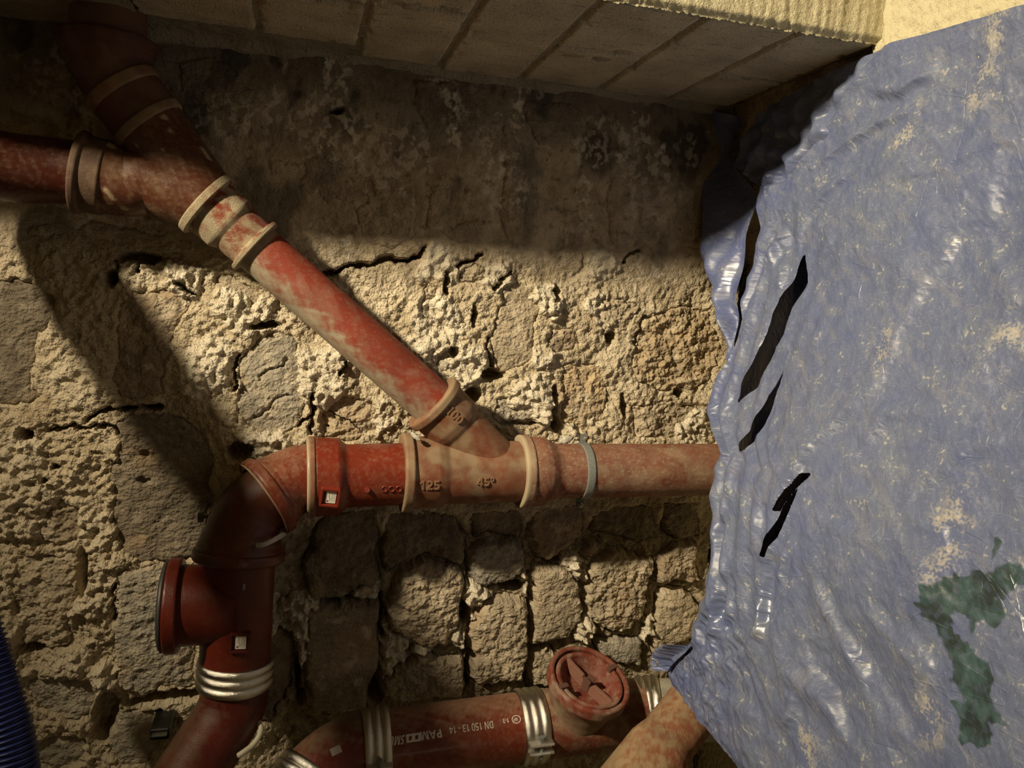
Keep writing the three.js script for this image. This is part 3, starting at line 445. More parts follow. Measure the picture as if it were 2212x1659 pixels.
// horizontal line
const HY = 1.066, HZ = 0.12, A0 = [.022,1.058,.125], B0 = [0.244, HY, HZ], C0 = [0.538, HY, HZ];
{ // pipe that runs behind the tarpaulin
  const t = thing('drain_pipe', 'dusty red cast iron pipe running level to the right and behind the blue tarpaulin', 'pipe');
  mesh('pipe_body', turned(C0, [2, HY, HZ], [[0.0, 0.06], [0, 0.089], [0.003, 0.0925], [0.023, 0.0925], [0.027, 0.0885], [0.055, 0.0875], [0.070, 0.0845], [0.092, 0.0725], [0.104, 0.0697], [0.56, 0.0697]],
    coat({ red: [0.175, 0.036, 0.016], base: 0.06, patch: 0.22, speck: 0.36, side: [0, 0.55, 0.75, 0.22], at: (s) => 0.85 * ss(0.012, 0.004, s) + 0.25 * ss(0.03, 0.02, s) })), PAINT.dusty, t);
}
{ // branch with cast numbers
  const t = thing('pipe_branch', 'rust brown angled branch fitting with cast numbers in the middle of the wall', 'pipe fitting');
  const paint = coat({ red: [0.17, 0.045, 0.0158], dust: [0.26, 0.175, 0.10], base: 0.18, patch: 0.55, speck: 0.2, side: [0, 0.8, 0.3, 0.3], at: (s) => 0.35 * ss(0.024, 0.02, s) });
  const R0 = [.311,1.241,.12], R1 = [0.505, HY, HZ];
  mesh('branch_body', both(turned(B0, C0, [[0, 0.06], [0, 0.094], [0.003, 0.0965], [0.021, 0.0965], [0.025, 0.088], [0.082, 0.0868], [0.096, 0.083], [0.108, 0.0785], [0.296, 0.0765]], paint),
    turned(R0, R1, [[0, 0.05], [0, 0.0775], [0.003, 0.08], [0.019, 0.08], [0.022, 0.0725], [0.07, 0.0715], [0.086, 0.067], [0.098, 0.0615], [0.235, 0.0605]], paint)), PAINT.dusty, t);
  const raised = std({ color: new THREE.Color().setRGB(0.23, 0.12, 0.065), roughness: 0.8 }), dir = [1, 0, 0];
  mesh('cast_number', letters('125', 0.022, 0.0035, [0.3, HY, HZ], dir, [0, -0.12, 1], 0.0865), raised, t);
  mesh('cast_number', letters('45º', 0.021, 0.0035, [0.436, HY, HZ], dir, [0, -0.08, 1], 0.0775), raised, t);
  const da = V(R1).sub(V(R0)).normalize(); mesh('cast_number', letters('100', 0.021, 0.0035, along(R0, R1, 0.047), da.toArray(), [0.15, 0.12, 1], 0.0715), raised, t);
}
{ // galvanised clip
  const t = thing('pipe_clamp', 'galvanised steel clip round the level red pipe with screwed lugs', 'clamp', [0.713, HY, HZ]);
  const g = turned([-0.012, 0, 0], [1, 0, 0], [[0, 0.0698], [0, 0.0722], [0.003, 0.073], [0.019, 0.073], [0.022, 0.0722], [0.022, 0.0698]]); mesh('band', g, zinc, t);
  for (const s of [1, -1]) {
    const l = new RoundedBoxGeometry(0.02, 0.03, 0.006, 2, 0.002); l.translate(-0.004, s * 0.083, 0.004); mesh('lug', l, zinc, t);
    const b = new THREE.CylinderGeometry(0.0065, 0.0065, 0.008, 6); b.rotateX(Math.PI / 2); b.translate(-0.004, s * 0.088, 0.010); const q = new THREE.SphereGeometry(0.004, 10, 6); q.translate(-0.004, s * 0.088, 0.015); mesh('screw', mergeGeometries([b.toNonIndexed(), q.toNonIndexed()]), steel, t);
  }
}
// diagonal run
const DA = [-.21,1.676,.11], DB = [.311,1.241,.12];
{
  const t = thing('drain_pipe', 'bright red pipe sloping down diagonally, its lower side powdered with pale dust', 'pipe');
  const a = along(DA, DB, 0.06); mesh('pipe_body', turned(a, DB, [[0, 0.03], [0, 0.0555], [len(a, DB) + 0.05, 0.0575], [len(a, DB) + 0.05, 0.03]],
    coat({ red: [0.225, 0.032, 0.012], dust: [0.33, 0.275, 0.19], base: 0.0, patch: 0.16, speck: 0.14, side: [-0.7, -0.68, 0.12, 0.95], at: (s) => 0.7 * ss(0.05, 0.0, Math.abs(s - 0.10)) * ss(0.1, 0.4, Math.sin(s * 90)) }), 0.003), PAINT.dusty, t);
}
{
  const t = thing('pipe_reducer', 'short reducing collar with two flanges crusted in pale mortar', 'pipe fitting');
  const paint = coat({ red: [0.22, 0.036, 0.015], dust: [0.42, 0.345, 0.22], base: 0.08, patch: 0.6, speck: 0.4, side: [-0.65, -0.55, 0.4, 0.7], at: (s, p) => 0.7 * ss(0.02, 0.017, s) + 0.7 * ss(0.137, 0.139, s) + 0.5 * ss(0.02, 0.005, Math.abs(s - 0.074)) + 0.5 * ss(0.0, 0.3, n3(p.x * 40, p.y * 40, p.z * 40)) * ss(0.085, 0.06, s) });
  mesh('collar_body', turned(DA, DB, [[0, 0.05], [0, 0.0775], [0.003, 0.0795], [0.017, 0.0795], [0.020, 0.075], [0.021, 0.067], [0.070, 0.0665], [0.076, 0.0645], [0.086, 0.0585], [0.133, 0.0575], [0.135, 0.067], [0.137, 0.069], [0.145, 0.069], [0.147, 0.067], [0.147, 0.05]], paint, 0.0025), PAINT.crusty, t);
}
// upper left
{
  const t = thing('pipe_branch', 'large brown branch fitting in shadow at the upper left, splattered with plaster drops', 'pipe fitting');
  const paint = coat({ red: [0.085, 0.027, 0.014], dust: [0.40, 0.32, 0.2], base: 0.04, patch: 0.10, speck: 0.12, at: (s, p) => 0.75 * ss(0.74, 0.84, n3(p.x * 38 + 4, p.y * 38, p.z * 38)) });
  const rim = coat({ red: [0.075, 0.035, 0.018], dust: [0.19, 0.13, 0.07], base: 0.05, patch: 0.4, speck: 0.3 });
  const M0 = [-.456,1.714,.115], M1 = [-.181,1.674,.11], J = [-.321,1.828,.11];
  mesh('branch_body', both(swept([along(M0, M1, 0.012), along(M0, M1, 0.055), along(M0, M1, 0.10), [-.321,1.708,.113], [-.27,1.694,.112], DA], [0.079, 0.0785, 0.073, 0.0695, 0.0695, 0.0705, 0.072, 0.0735], paint, 90), turned(DA, J, [[0.0, 0.03], [0.0, 0.0735], [0.09, 0.0745], [len(DA, J), 0.0735]], paint)), PAINT.glossy, t);
  mesh('socket_rim', turned(M0, M1, [[0, 0.06], [0, 0.083], [0.003, 0.0865], [0.012, 0.0865], [0.016, 0.083], [0.017, 0.0795], [0.055, 0.079], [0.056, 0.07]], rim), PAINT.dusty, t);
  mesh('socket_rim', turned(J, [-.377,1.895,.11], [[-0.012, 0.07], [-0.012, 0.0765], [-0.009, 0.079], [0.006, 0.079], [0.009, 0.0765], [0.009, 0.07]], coat({ red: [0.16, 0.085, 0.0450], dust: [0.3, 0.23, 0.14], base: 0.3, patch: 0.4 })), PAINT.dusty, t);
  for (const p of [[-.216,1.696,.17]]) { const b = new THREE.SphereGeometry(0.006, 12, 8); b.translate(...p); mesh('boss', b, plain([0.1, 0.03, 0.015], 0.5), t); }
}
{
  const t = thing('pipe_elbow', 'dark brown elbow fitting below the ceiling hole at the upper left', 'pipe fitting');
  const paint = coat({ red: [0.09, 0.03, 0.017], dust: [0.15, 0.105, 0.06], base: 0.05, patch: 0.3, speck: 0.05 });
  mesh('elbow_body', swept([[-.319,1.825,.11], [-.348,1.864,.11], [-.373,1.895,.11], [-.388,1.922,.11], [-.394,1.947,.11], [-.396,1.967,.11], [-.396,1.988,.11]], [0.0735, 0.0745, 0.0755, 0.072, 0.074, 0.083, 0.0895, 0.0915, 0.0915], paint, 70), PAINT.dusty, t);
  mesh('lower_rim', turned([-.369,1.89,.11], [-.348,1.862,.11], [[-0.014, 0.068], [-0.013, 0.076], [-0.010, 0.0785], [0.01, 0.0785], [0.013, 0.0755], [0.014, 0.07]], coat({ red: [0.18, 0.08, 0.0400], dust: [0.3, 0.22, 0.13], base: 0.2, patch: 0.4 })), PAINT.dusty, t);
  const lip = [-.396,1.98,.11]; mesh('upper_rim', turned([lip[0], lip[1] - 0.012, lip[2]], [lip[0], 3, lip[2]], [[0, 0.088], [0.003, 0.0935], [0.02, 0.0935], [0.023, 0.09], [0.023, 0.06]], paint), PAINT.dusty, t);
  const s = thing('drain_pipe', 'dark brown upright pipe going up through the ceiling at the upper left', 'pipe'), q = [-.396,1.967,.11];
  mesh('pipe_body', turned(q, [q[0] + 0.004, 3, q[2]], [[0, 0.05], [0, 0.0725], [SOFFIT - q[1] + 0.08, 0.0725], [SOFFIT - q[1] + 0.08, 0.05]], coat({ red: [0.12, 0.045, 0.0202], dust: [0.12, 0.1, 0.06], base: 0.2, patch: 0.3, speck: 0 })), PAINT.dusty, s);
}
{
  const t = thing('drain_pipe', 'dark glossy red pipe entering from the left edge into the upper branch fitting, with an added unseen bend that shades the wall', 'pipe'), a = [-.436,1.713,.115], b = 0;
  const p2 = [a[0] - 0.13, a[1] - 0.004, a[2] + 0.02];
  mesh('pipe_body', swept([a, [a[0] - 0.065, a[1] - 0.001, a[2] + 0.004], p2, [a[0] - 0.22, a[1] + 0.002, a[2] + 0.07], [a[0] - 0.28, a[1] + 0.004, a[2] + 0.17], [a[0] - 0.335, a[1] + 0.006, a[2] + 0.36], [a[0] - 0.40, a[1] + 0.012, a[2] + 0.68], [a[0] - 0.46, a[1] + 0.02, a[2] + 1.0], [a[0] - 0.5, a[1] + 0.025, a[2] + 1.3]], [0.0645, 0.069, 0.072, 0.072, 0.072], coat({ red: [0.06, 0.013, 0.007], base: 0.0, patch: 0.05, speck: 0.1 }), 150), PAINT.glossy, t);  // the bend past the left edge is added, shaped to shade wall and stack
}
// fittings with labels at the left end of the level line
const sticker = (() => {
  const w = 96, h = 128, c = document.createElement('canvas'); c.width = w; c.height = h; const x = c.getContext('2d');
  x.fillStyle = '#e8e2d2'; x.fillRect(0, 0, w, h); x.strokeStyle = x.fillStyle = '#2a2620';
  x.lineWidth = 4; x.beginPath(); x.moveTo(30, 112); x.lineTo(46, 84); x.lineTo(30, 56); x.lineTo(30, 20); x.stroke();
  x.beginPath(); x.ellipse(20, 108, 9, 8, 0, 0, 7); x.fill();
  for (let i = 0; i < 4; i++) for (let y = 14; y < 112; y += 7) if (hash(i * 7, y) > 0.25) x.fillRect(52 + i * 10, y, 4, 4.5);
  const t = new THREE.CanvasTexture(c); t.colorSpace = THREE.SRGBColorSpace; t.magFilter = THREE.LinearFilter; return t;
})();
const stickerMat = std({ map: sticker, roughness: 0.55 });
function labelPlate(parent, p, normal, up, paintMat) {
  const g = new THREE.Group(); g.name = numbered('label_plate'); g.position.set(...p); const z = V(normal).normalize(), y = V(up).addScaledVector(z, -V(up).dot(z)).normalize(); g.quaternion.setFromRotationMatrix(new THREE.Matrix4().makeBasis(y.clone().cross(z), y, z)); parent.add(g);
  const sh = new THREE.Shape(); const W_ = 0.021, H_ = 0.022, rr = 0.004; sh.moveTo(-W_ + rr, -H_); sh.lineTo(W_ - rr, -H_); sh.quadraticCurveTo(W_, -H_, W_, -H_ + rr); sh.lineTo(W_, H_ - rr); sh.quadraticCurveTo(W_, H_, W_ - rr, H_); sh.lineTo(-W_ + rr, H_); sh.quadraticCurveTo(-W_, H_, -W_, H_ - rr); sh.lineTo(-W_, -H_ + rr); sh.quadraticCurveTo(-W_, -H_, -W_ + rr, -H_);
  const hole = new THREE.Path(); hole.moveTo(-0.017, -0.018); hole.lineTo(-0.017, 0.018); hole.lineTo(0.017, 0.018); hole.lineTo(0.017, -0.018); hole.lineTo(-0.017, -0.018); sh.holes.push(hole);
  const fr = new THREE.ExtrudeGeometry(sh, { depth: 0.016, bevelEnabled: true, bevelSize: 0.001, bevelThickness: 0.001, bevelSegments: 2 }); fr.translate(0, 0, -0.014);
  const m = new THREE.Mesh(fr, paintMat); m.name = numbered('plate_frame'); g.add(m);
  const bk = new THREE.BoxGeometry(0.034, 0.036, 0.01); bk.translate(0, 0, -0.009); const b = new THREE.Mesh(bk, paintMat); b.name = numbered('plate_back'); g.add(b);
  const st = new THREE.BoxGeometry(0.0225, 0.029, 0.0008); st.translate(0.002, 0, -0.0022); const k = new THREE.Mesh(st, stickerMat); k.name = numbered('sticker'); g.add(k);
}
const redGloss = phys({ color: new THREE.Color().setRGB(0.19, 0.025, 0.013), roughness: 0.35, clearcoat: 0.3, clearcoatRoughness: 0.2 });
{
  const t = thing('pipe_socket', 'glossy red socket piece with a framed white label on its bell', 'pipe fitting'), e = [0.5, A0[1] + (HY - A0[1]) * 1.3, HZ];
  const rimP = (s) => 0.75 * ss(0.0085, 0.004, s) + 0.3 * ss(0.022, 0.018, s);
  mesh('socket_body', turned(A0, e, [[0, 0.06], [0, 0.0925], [0.003, 0.0955], [0.017, 0.0955], [0.019, 0.0915], [0.021, 0.0925], [0.07, 0.091], [0.078, 0.0865], [0.088, 0.0775], [0.094, 0.075], [0.27, 0.0745]], coat({ red: [0.165, 0.022, 0.0085], base: 0, patch: 0.06, speck: 0.1, at: rimP })), PAINT.glossy, t);
  const c = along(A0, e, 0.052); labelPlate(t, [c[0] - 0.001, c[1] - 0.026, c[2] + 0.0955], [-0.05, -0.24, 1], [0.12, 1, 0], redGloss);
  const f = along(A0, e, 0.135), out = V([0, -0.22, 1]).normalize();
  const boss = new THREE.CylinderGeometry(0.0062, 0.007, 0.008, 18); boss.rotateX(Math.PI / 2); boss.translate(f[0], f[1] + out.y * 0.076, f[2] + out.z * 0.076); mesh('boss', boss, redGloss, t);
  for (let i = 0; i < 3; i++) { const r = new THREE.TorusGeometry(0.0066, 0.0016, 8, 20); r.rotateX(0.2); r.translate(f[0] + 0.04 + i * 0.0165, f[1] + out.y * 0.0745, f[2] + out.z * 0.0745); mesh('cast_ring', r, redGloss, t); }
}
{
  const t = thing('pipe_elbow', 'red elbow fitting with a flared mouth, at the left end of the level pipe line', 'pipe fitting'), paint = coat({ red: [0.14, 0.024, 0.01], base: 0.0, patch: 0.07, speck: 0.14, side: [0, 1, 0.1, 0.14], at: (s) => 0.8 * ss(0.955, 0.99, s) });
  mesh('elbow_body', swept([[.062,1.058,.125], [.022,1.057,.127], [-.009,1.05,.132], [-.035,1.037,.14], [-.055,1.025,.148], [-.073,1.014,.155]], [0.0775, 0.078, 0.0785, 0.079, 0.0785, 0.08, 0.0825, 0.087, 0.0895, 0.0935, 0.0935], paint, 90), PAINT.glossy, t);
  const a = [-.041,1.033,.142], b = [-.081,1.01,.159]; mesh('mouth_rim', turned(a, b, [[0.012, 0.088], [0.014, 0.0945], [0.018, 0.097], [0.034, 0.097], [0.038, 0.094], [0.038, 0.08]], paint), PAINT.glossy, t);
}
{
  const t = thing('pipe_elbow', 'dark red elbow fitting turning down into the inspection piece', 'pipe fitting'), paint = coat({ red: [0.10, 0.022, 0.0094], dust: [0.085, 0.062, 0.035], base: 0.0, patch: 0.15, speck: 0.06, side: [-0.8, 0.3, 0.1, 0.7] });
  mesh('elbow_body', swept([[-.049,1.027,.146], [-.079,1.007,.152], [-.1,.986,.16], [-.111,.958,.166], [-.117,.927,.17], [-.12,.901,.173], [-.121,.885,.175]], [0.0745, 0.075, 0.0755, 0.0765, 0.0785, 0.0815, 0.088, 0.094, 0.097, 0.098], paint, 90), PAINT.glossy, t);
  const a = [-.12,.906,.173], b = [-.122,.879,.176]; mesh('mouth_rim', turned(a, b, [[-0.002, 0.09], [0, 0.0975], [0.004, 0.1], [0.02, 0.1], [0.024, 0.097], [0.024, 0.08]], paint), PAINT.glossy, t);
  const c = [-.087,.981,.228]; const r = new THREE.SphereGeometry(0.006, 12, 8); r.translate(...c); mesh('boss', r, redGloss, t);
}
const SK = [-.12,.896,.175], SL = [-.127,.628,.175];
{
  const t = thing('inspection_tee', 'dark red upright inspection piece with a wide flanged opening to the left', 'pipe fitting'), paint = coat({ red: [0.085, 0.011, 0.0050], dust: [0.12, 0.08, 0.045], base: 0, patch: 0.06, speck: 0.05 });
  const c = [-.124,.78,.175], l = [c[0] - 1, c[1] + 0.012, c[2]];
  mesh('tee_body', both(turned(SK, SL, [[0, 0.05], [0, 0.0775], [len(SK, SL) - 0.01, 0.0775], [len(SK, SL) - 0.01, 0.05]], paint), turned(c, l, [[0, 0.086], [0.118, 0.089]], paint)), PAINT.glossy, t);
  mesh('flange', turned(along(c, l, 0.116), l, [[0, 0.085], [0.001, 0.1], [0.004, 0.1035], [0.026, 0.1045], [0.029, 0.102], [0.029, 0.05]], paint), PAINT.glossy, t);
  mesh('blank_cap', turned(along(c, l, 0.146), l, [[0, 0.04], [0, 0.1], [0.006, 0.1], [0.01, 0.095], [0.011, 0.001]], null), plain([0.03, 0.028, 0.026], 0.5), t);
  const p = [-.112,.722,.25]; labelPlate(t, [p[0], p[1], SL[2] + 0.0825], [-0.05, 0, 1], [0.04, 1, 0], phys({ color: new THREE.Color().setRGB(0.08, 0.012, 0.008), roughness: 0.4 }));
  const k = new THREE.BoxGeometry(0.006, 0.013, 0.002); k.translate(...[-.105,.847,.253]); mesh('paint_fleck', k, chalk, t);
}
// steel couplings
function band(name, label, a, b, R, w = 0.062, turn = 0) {
  const A = V(a), d = V(b).sub(A).normalize(), t = thing(name, label, 'coupling', a, null), prof = [[0, R - 0.004]];
  for (let i = 0; i <= 36; i++) { const u = i / 36, k = Math.pow(Math.abs(Math.sin(u * Math.PI * 3)), 0.6); prof.push([u * w, R + 0.0035 + 0.0055 * k]); }
  prof.push([w, R - 0.004]);
  mesh('steel_band', turned([0, 0, 0].map((v, i) => v - d.toArray()[i] * w / 2), d.toArray(), prof, null, 0.003), steel, t);
  const N = new THREE.Vector3(0, 0, 1).addScaledVector(d, -d.z).normalize(), B = d.clone().cross(N), o = N.clone().multiplyScalar(Math.cos(turn)).addScaledVector(B, Math.sin(turn)), q = new THREE.Quaternion().setFromRotationMatrix(new THREE.Matrix4().makeBasis(d, o.clone().cross(d).negate(), o));
  for (const s of [-1, 1]) { const g = new RoundedBoxGeometry(w * 0.95, 0.007, 0.024, 2, 0.002); g.translate(0, s * 0.011, R + 0.014); g.applyQuaternion(q); mesh('closing_lug', g, steel, t); }
  const bolt = new THREE.CylinderGeometry(0.004, 0.004, 0.052, 10); bolt.translate(w * 0.0, 0, R + 0.018); const hd = new THREE.CylinderGeometry(0.008, 0.008, 0.007, 6); hd.translate(0, 0.027, R + 0.018); const bg = mergeGeometries([bolt, hd]); bg.applyQuaternion(q); mesh('bolt', bg, zinc, t);
  return t;
}
band('steel_coupling', 'ribbed steel coupling band below the dark red upright inspection piece', [-.125,.619,.175], [-.128,.562,.176], 0.0765, 0.064, 1.75);
{
  const t = thing('pipe_bend', 'dark red pipe bend sloping to the lower left corner below the steel coupling', 'pipe'), paint = coat({ red: [0.065, 0.009, 0.006], dust: [0.085, 0.06, 0.035], base: 0.0, patch: 0.05, speck: 0.06, side: [-0.8, 0.5, 0.2, 0.55] });
  mesh('bend_body', swept([[-.125,.621,.175], [-.127,.584,.175], [-.128,.551,.177], [-.138,.521,.182], [-.161,.484,.192], [-.203,.422,.21], [-.244,.361,.228], [-.287,.295,.25]], [0.0755, 0.0755, 0.0755, 0.0758, 0.076, 0.076], paint, 90), PAINT.glossy, t);
}
// bottom line
const GA = [.198,.406,.19], GB = [.585,.42,.19], GC = [.915,.43,.19], GR = 0.0835;
{
  const t = thing('drain_pipe', 'red pipe with white printed lettering at the bottom of the wall between two steel bands', 'pipe');
  mesh('pipe_body', turned(GA, GB, [[0, 0.06], [0, GR], [len(GA, GB), GR], [len(GA, GB), 0.06]], coat({ red: [0.14, 0.024, 0.0094], base: 0.02, patch: 0.06, speck: 0.12, side: [0, 0.9, -0.45, 0.3] })), PAINT.glossy, t);
  const white = std({ color: new THREE.Color().setRGB(0.6, 0.56, 0.48), roughness: 0.8 }), d = V(GA).sub(V(GB)).normalize().toArray(), out = [0, 0.6, 0.8];
  const put = (name, text, px, size, side, wide = 1, slant = 0) => mesh(name, letters(text, size, 0.0003, along(GA, GB, px), d, side, GR + 0.0004, font, wide, slant), white, t);
  const regular = await new FontLoader().loadAsync('fonts/droid/droid_sans_regular.typeface.json');
  mesh('printed_lettering', letters('DN 150 13 - 14', 0.0165, 0.0003, along(GA, GB, 0.222), d, [0, 0.66, 0.75], GR + 0.0004, regular, 0.72), white, t);
  put('printed_lettering', 'PAM', 0.124, 0.0185, [0, 0.62, 0.78], 0.98, -0.12);
  put('printed_lettering', 'SMU', 0.043, 0.0195, [0, 0.60, 0.8], 0.62, 0.25);
  put('printed_lettering', '1-3', 0.309, 0.0105, [0, 0.70, 0.71], 0.75);
  const ringAt = (r, th, s, side, sy = 1) => { const O = V(side).normalize(), D_ = V(d), T = O.clone().cross(D_), g = new THREE.RingGeometry(r - th, r, 28), p = g.attributes.position; for (let i = 0; i < p.count; i++) { const a = p.getY(i) * sy / GR, q = V(along(GA, GB, s)).addScaledVector(D_, p.getX(i)).addScaledVector(O, Math.cos(a) * (GR + 0.0006)).addScaledVector(T, Math.sin(a) * (GR + 0.0006)); p.setXYZ(i, q.x, q.y, q.z); } g.computeVertexNormals(); return g; };
  mesh('printed_emblem', ringAt(0.0115, 0.0022, 0.333, [0, 0.70, 0.71], 0.85), white, t);
  put('printed_emblem', 'NF', 0.333, 0.0075, [0, 0.70, 0.71], 0.8, 0.2);
  // the solid block of the maker's mark with two letter windows
  const blk = new THREE.Shape(); blk.moveTo(-0.017, -0.0092); blk.lineTo(0.017, -0.0092); blk.lineTo(0.017, 0.0092); blk.lineTo(-0.017, 0.0092); for (const c of [-0.008, 0.007]) { const h = new THREE.Path(); h.moveTo(c - 0.0045, -0.0045); h.lineTo(c - 0.002, 0.0045); h.lineTo(c + 0.003, 0.0045); h.lineTo(c + 0.0045, 0.001); h.lineTo(c + 0.0025, -0.0045); h.lineTo(c - 0.0045, -0.0045); blk.holes.push(h); }
  const bg = new THREE.ShapeGeometry(blk, 6), bp = bg.attributes.position, O = V([0, 0.61, 0.79]).normalize(), T = O.clone().cross(V(d)); for (let i = 0; i < bp.count; i++) { const a = bp.getY(i) / GR, q = V(along(GA, GB, 0.080)).addScaledVector(V(d), bp.getX(i)).addScaledVector(O, Math.cos(a) * (GR + 0.0006)).addScaledVector(T, Math.sin(a) * (GR + 0.0006)); bp.setXYZ(i, q.x, q.y, q.z); } bg.computeVertexNormals(); mesh('printed_emblem', bg, white, t);
}
band('steel_coupling', 'ribbed steel coupling band left of the printed lettering on the bottom red pipe', GA, GB, GR, 0.064, -1.2);
band('steel_coupling', 'ribbed steel coupling band between printed pipe and round access cover, its lugs below', GB, GC, GR, 0.066, 1.15);
band('steel_coupling', 'dusty steel coupling band to the right of the round access cover', GC, [1, GC[1] + 0.01, 0.22], 0.08, 0.06, -2);
{
  const t = thing('pipe_bend', 'red pipe bend with a small silver sticker at the bottom edge, beside the steel band', 'pipe'), paint = coat({ red: [0.13, 0.015, 0.0086], dust: [0.17, 0.12, 0.075], base: 0, patch: 0.05, speck: 0.08, side: [0, 0.8, -0.6, 0.9] });
  mesh('bend_body', swept([along(GA, GB, -0.003), [.158,.403,.192], [.119,.397,.2], [.085,.385,.215], [.047,.364,.238], [.02,.337,.26]], [GR, GR, GR, GR, GR], paint, 70), PAINT.glossy, t);
  const s = new THREE.BoxGeometry(0.024, 0.017, 0.001), sc = [.1,.392,.206]; s.rotateZ(0.35); s.rotateX(-0.8); s.translate(sc[0], sc[1] + 0.72 * 0.0856, sc[2] + 0.69 * 0.0856); mesh('sticker', s, std({ color: 0xb8b2a8, roughness: 0.35, metalness: 0.5 }), t);
}
band('steel_coupling', 'bright steel coupling band cut by the bottom edge of the picture', [.043,.361,.24], [.005,.324,.27], GR, 0.064, -2.4);
{ // access piece with round cover
  const t = thing('access_pipe', 'red pipe piece with a large round access cover tilted towards the viewer', 'pipe fitting'), paint = coat({ red: [0.15, 0.027, 0.0108], dust: [0.30, 0.23, 0.14], base: 0.06, patch: 0.3, speck: 0.3, side: [0, 1, -0.2, 0.4] });
  const body = turned(GB, GC, [[0.0, 0.06], [0.0, GR], [len(GB, GC), GR], [len(GB, GC), 0.06]], paint);
  const N = V([.142,.918,.37]), c = [0.721, 0.563, 0.242], q = new THREE.Quaternion().setFromUnitVectors(new THREE.Vector3(0, 0, 1), N), place = (g) => { g.applyQuaternion(q); g.translate(...c); return g; };
  const rimPaint = coat({ red: [0.165, 0.028, 0.0122], dust: [0.33, 0.26, 0.18], base: 0.08, patch: 0.45, speck: 0.3 }), Z = [0, 0, 1];
  const nk = [c[0] - N.x * 0.13, c[1] - N.y * 0.13, c[2] - N.z * 0.13];
  const barrel = turned(nk, c, [[0, 0.078], [0.04, 0.082], [0.075, 0.09], [0.098, 0.1], [0.102, 0.103]], coat({ red: [0.14, 0.04, 0.022], dust: [0.25, 0.185, 0.11], base: 0.4, patch: 0.4, speck: 0.2 }));
  mesh('pipe_body', both(body, barrel), PAINT.dusty, t);
  mesh('cover_rim', turned(along(c, nk, 0.03), c, [[0, 0.102], [0.002, 0.106], [0.022, 0.107], [0.028, 0.106], [0.031, 0.102], [0.031, 0.096], [0.029, 0.0935], [0.012, 0.0925]], rimPaint), PAINT.dusty, t);
  const cover = mesh('cover', turned(along(c, nk, 0.05), c, [[0.034, 0.0885], [0.045, 0.0885], [0.047, 0.0865], [0.047, 0.079], [0.045, 0.0765], [0.04, 0.0745], [0.016, 0.06], [0.012, 0.055], [0.011, 0.001]], rimPaint), PAINT.dusty, t);
  const part = (name, g) => { const m = new THREE.Mesh(place(g), coverPart); m.name = numbered(name); m.castShadow = m.receiveShadow = true; cover.add(m); };
  const coverPart = std({ color: new THREE.Color().setRGB(0.22, 0.10, 0.065), roughness: 0.85, bumpMap: pipeBump, bumpScale: 0.003 });
  const rib = (ang, r0, r1) => { const sh = new THREE.Shape(); sh.moveTo(r0, -0.038); sh.lineTo(r0, -0.022); sh.lineTo(r0 + 0.012, -0.008); sh.lineTo(r1, -0.004); sh.lineTo(r1, -0.012); sh.lineTo(r1 - 0.02, -0.036); sh.lineTo(r0, -0.04); const g = new THREE.ExtrudeGeometry(sh, { depth: 0.008, bevelEnabled: true, bevelSize: 0.001, bevelThickness: 0.001, bevelSegments: 1 }); g.translate(0, 0, -0.004); g.rotateX(Math.PI / 2); g.rotateZ(ang); return g; };
  part('rib', rib(2.0, 0.008, 0.076)); part('rib', rib(2.0 + Math.PI, 0.008, 0.076));
  const bs = new RoundedBoxGeometry(0.024, 0.016, 0.03, 3, 0.004); bs.rotateZ(2.0); bs.translate(0, 0, -0.026); part('centre_boss', bs);
  for (const s of [-1, 1]) { const k = new RoundedBoxGeometry(0.022, 0.005, 0.016, 2, 0.002); k.translate(0, s * 0.008, -0.008); k.rotateZ(2.0); part('boss_jaw', k); }
  for (const a of [0.35, 3.35]) { const k = new RoundedBoxGeometry(0.03, 0.014, 0.014, 2, 0.003); k.translate(0.086, 0, -0.004); k.rotateZ(a); part('locking_lug', k); }
  for (let i = 0; i < 3; i++) { const r = new THREE.TorusGeometry(0.0075, 0.0018, 8, 20); r.rotateX(0.2); r.translate(...[.713,.412,.267]); r.translate(i * 0.02, 0.002, 0); mesh('cast_ring', r, coverPart, t); }
}
{
  const t = thing('drain_pipe', 'grey dusty pipe end between the access cover coupling and the tarpaulin', 'pipe'); mesh('pipe_body', turned(GC, [1, GC[1] + 0.01, 0.22], [[0, 0.05], [0, 0.079], [0.2, 0.079], [0.2, 0.05]], coat({ red: [0.2, 0.18, 0.1300], dust: [0.36, 0.33, 0.26], base: 0.3, patch: 0.4, speck: 0.3 })), PAINT.dusty, t);
}
{
  const t = thing('clay_pipe', 'orange brown clay pipe coated in sandy dust under the lower corner of the tarpaulin', 'pipe'), a = [1.02,.586,.33], b = [.751,.429,.47], L = len(a, b);
  const paint = coat({ red: [0.27, 0.095, 0.042], dust: [0.38, 0.26, 0.14], base: 0.12, patch: 0.6, speck: 0.6, side: [-0.8, 0.6, 0.1, 0.5], at: (s, p) => 0.5 * n3(p.x * 90, p.y * 90, p.z * 90) });
  mesh('pipe_body', turned(a, b, [[0, 0.04], [0, 0.066], [L * 0.62, 0.066], [L * 0.68, 0.071], [L * 0.74, 0.0755], [L + 0.1, 0.0765], [L + 0.1, 0.05]], paint), PAINT.crusty, t);
  const rr = std({ color: new THREE.Color().setRGB(0.36, 0.15, 0.08), roughness: 0.95 }); for (const [p, r] of [[[.897,.494,.46], 0.008], [[.882,.483,.47], 0.007], [[.863,.484,.485], 0.007], [[.849,.483,.49], 0.006], [[.855,.499,.485], 0.006]]) { const g = new THREE.TorusGeometry(r, 0.0018, 8, 18); g.rotateX(0.2); g.rotateY(0.5); g.translate(...p); mesh('cast_ring', g, rr, t); }
}
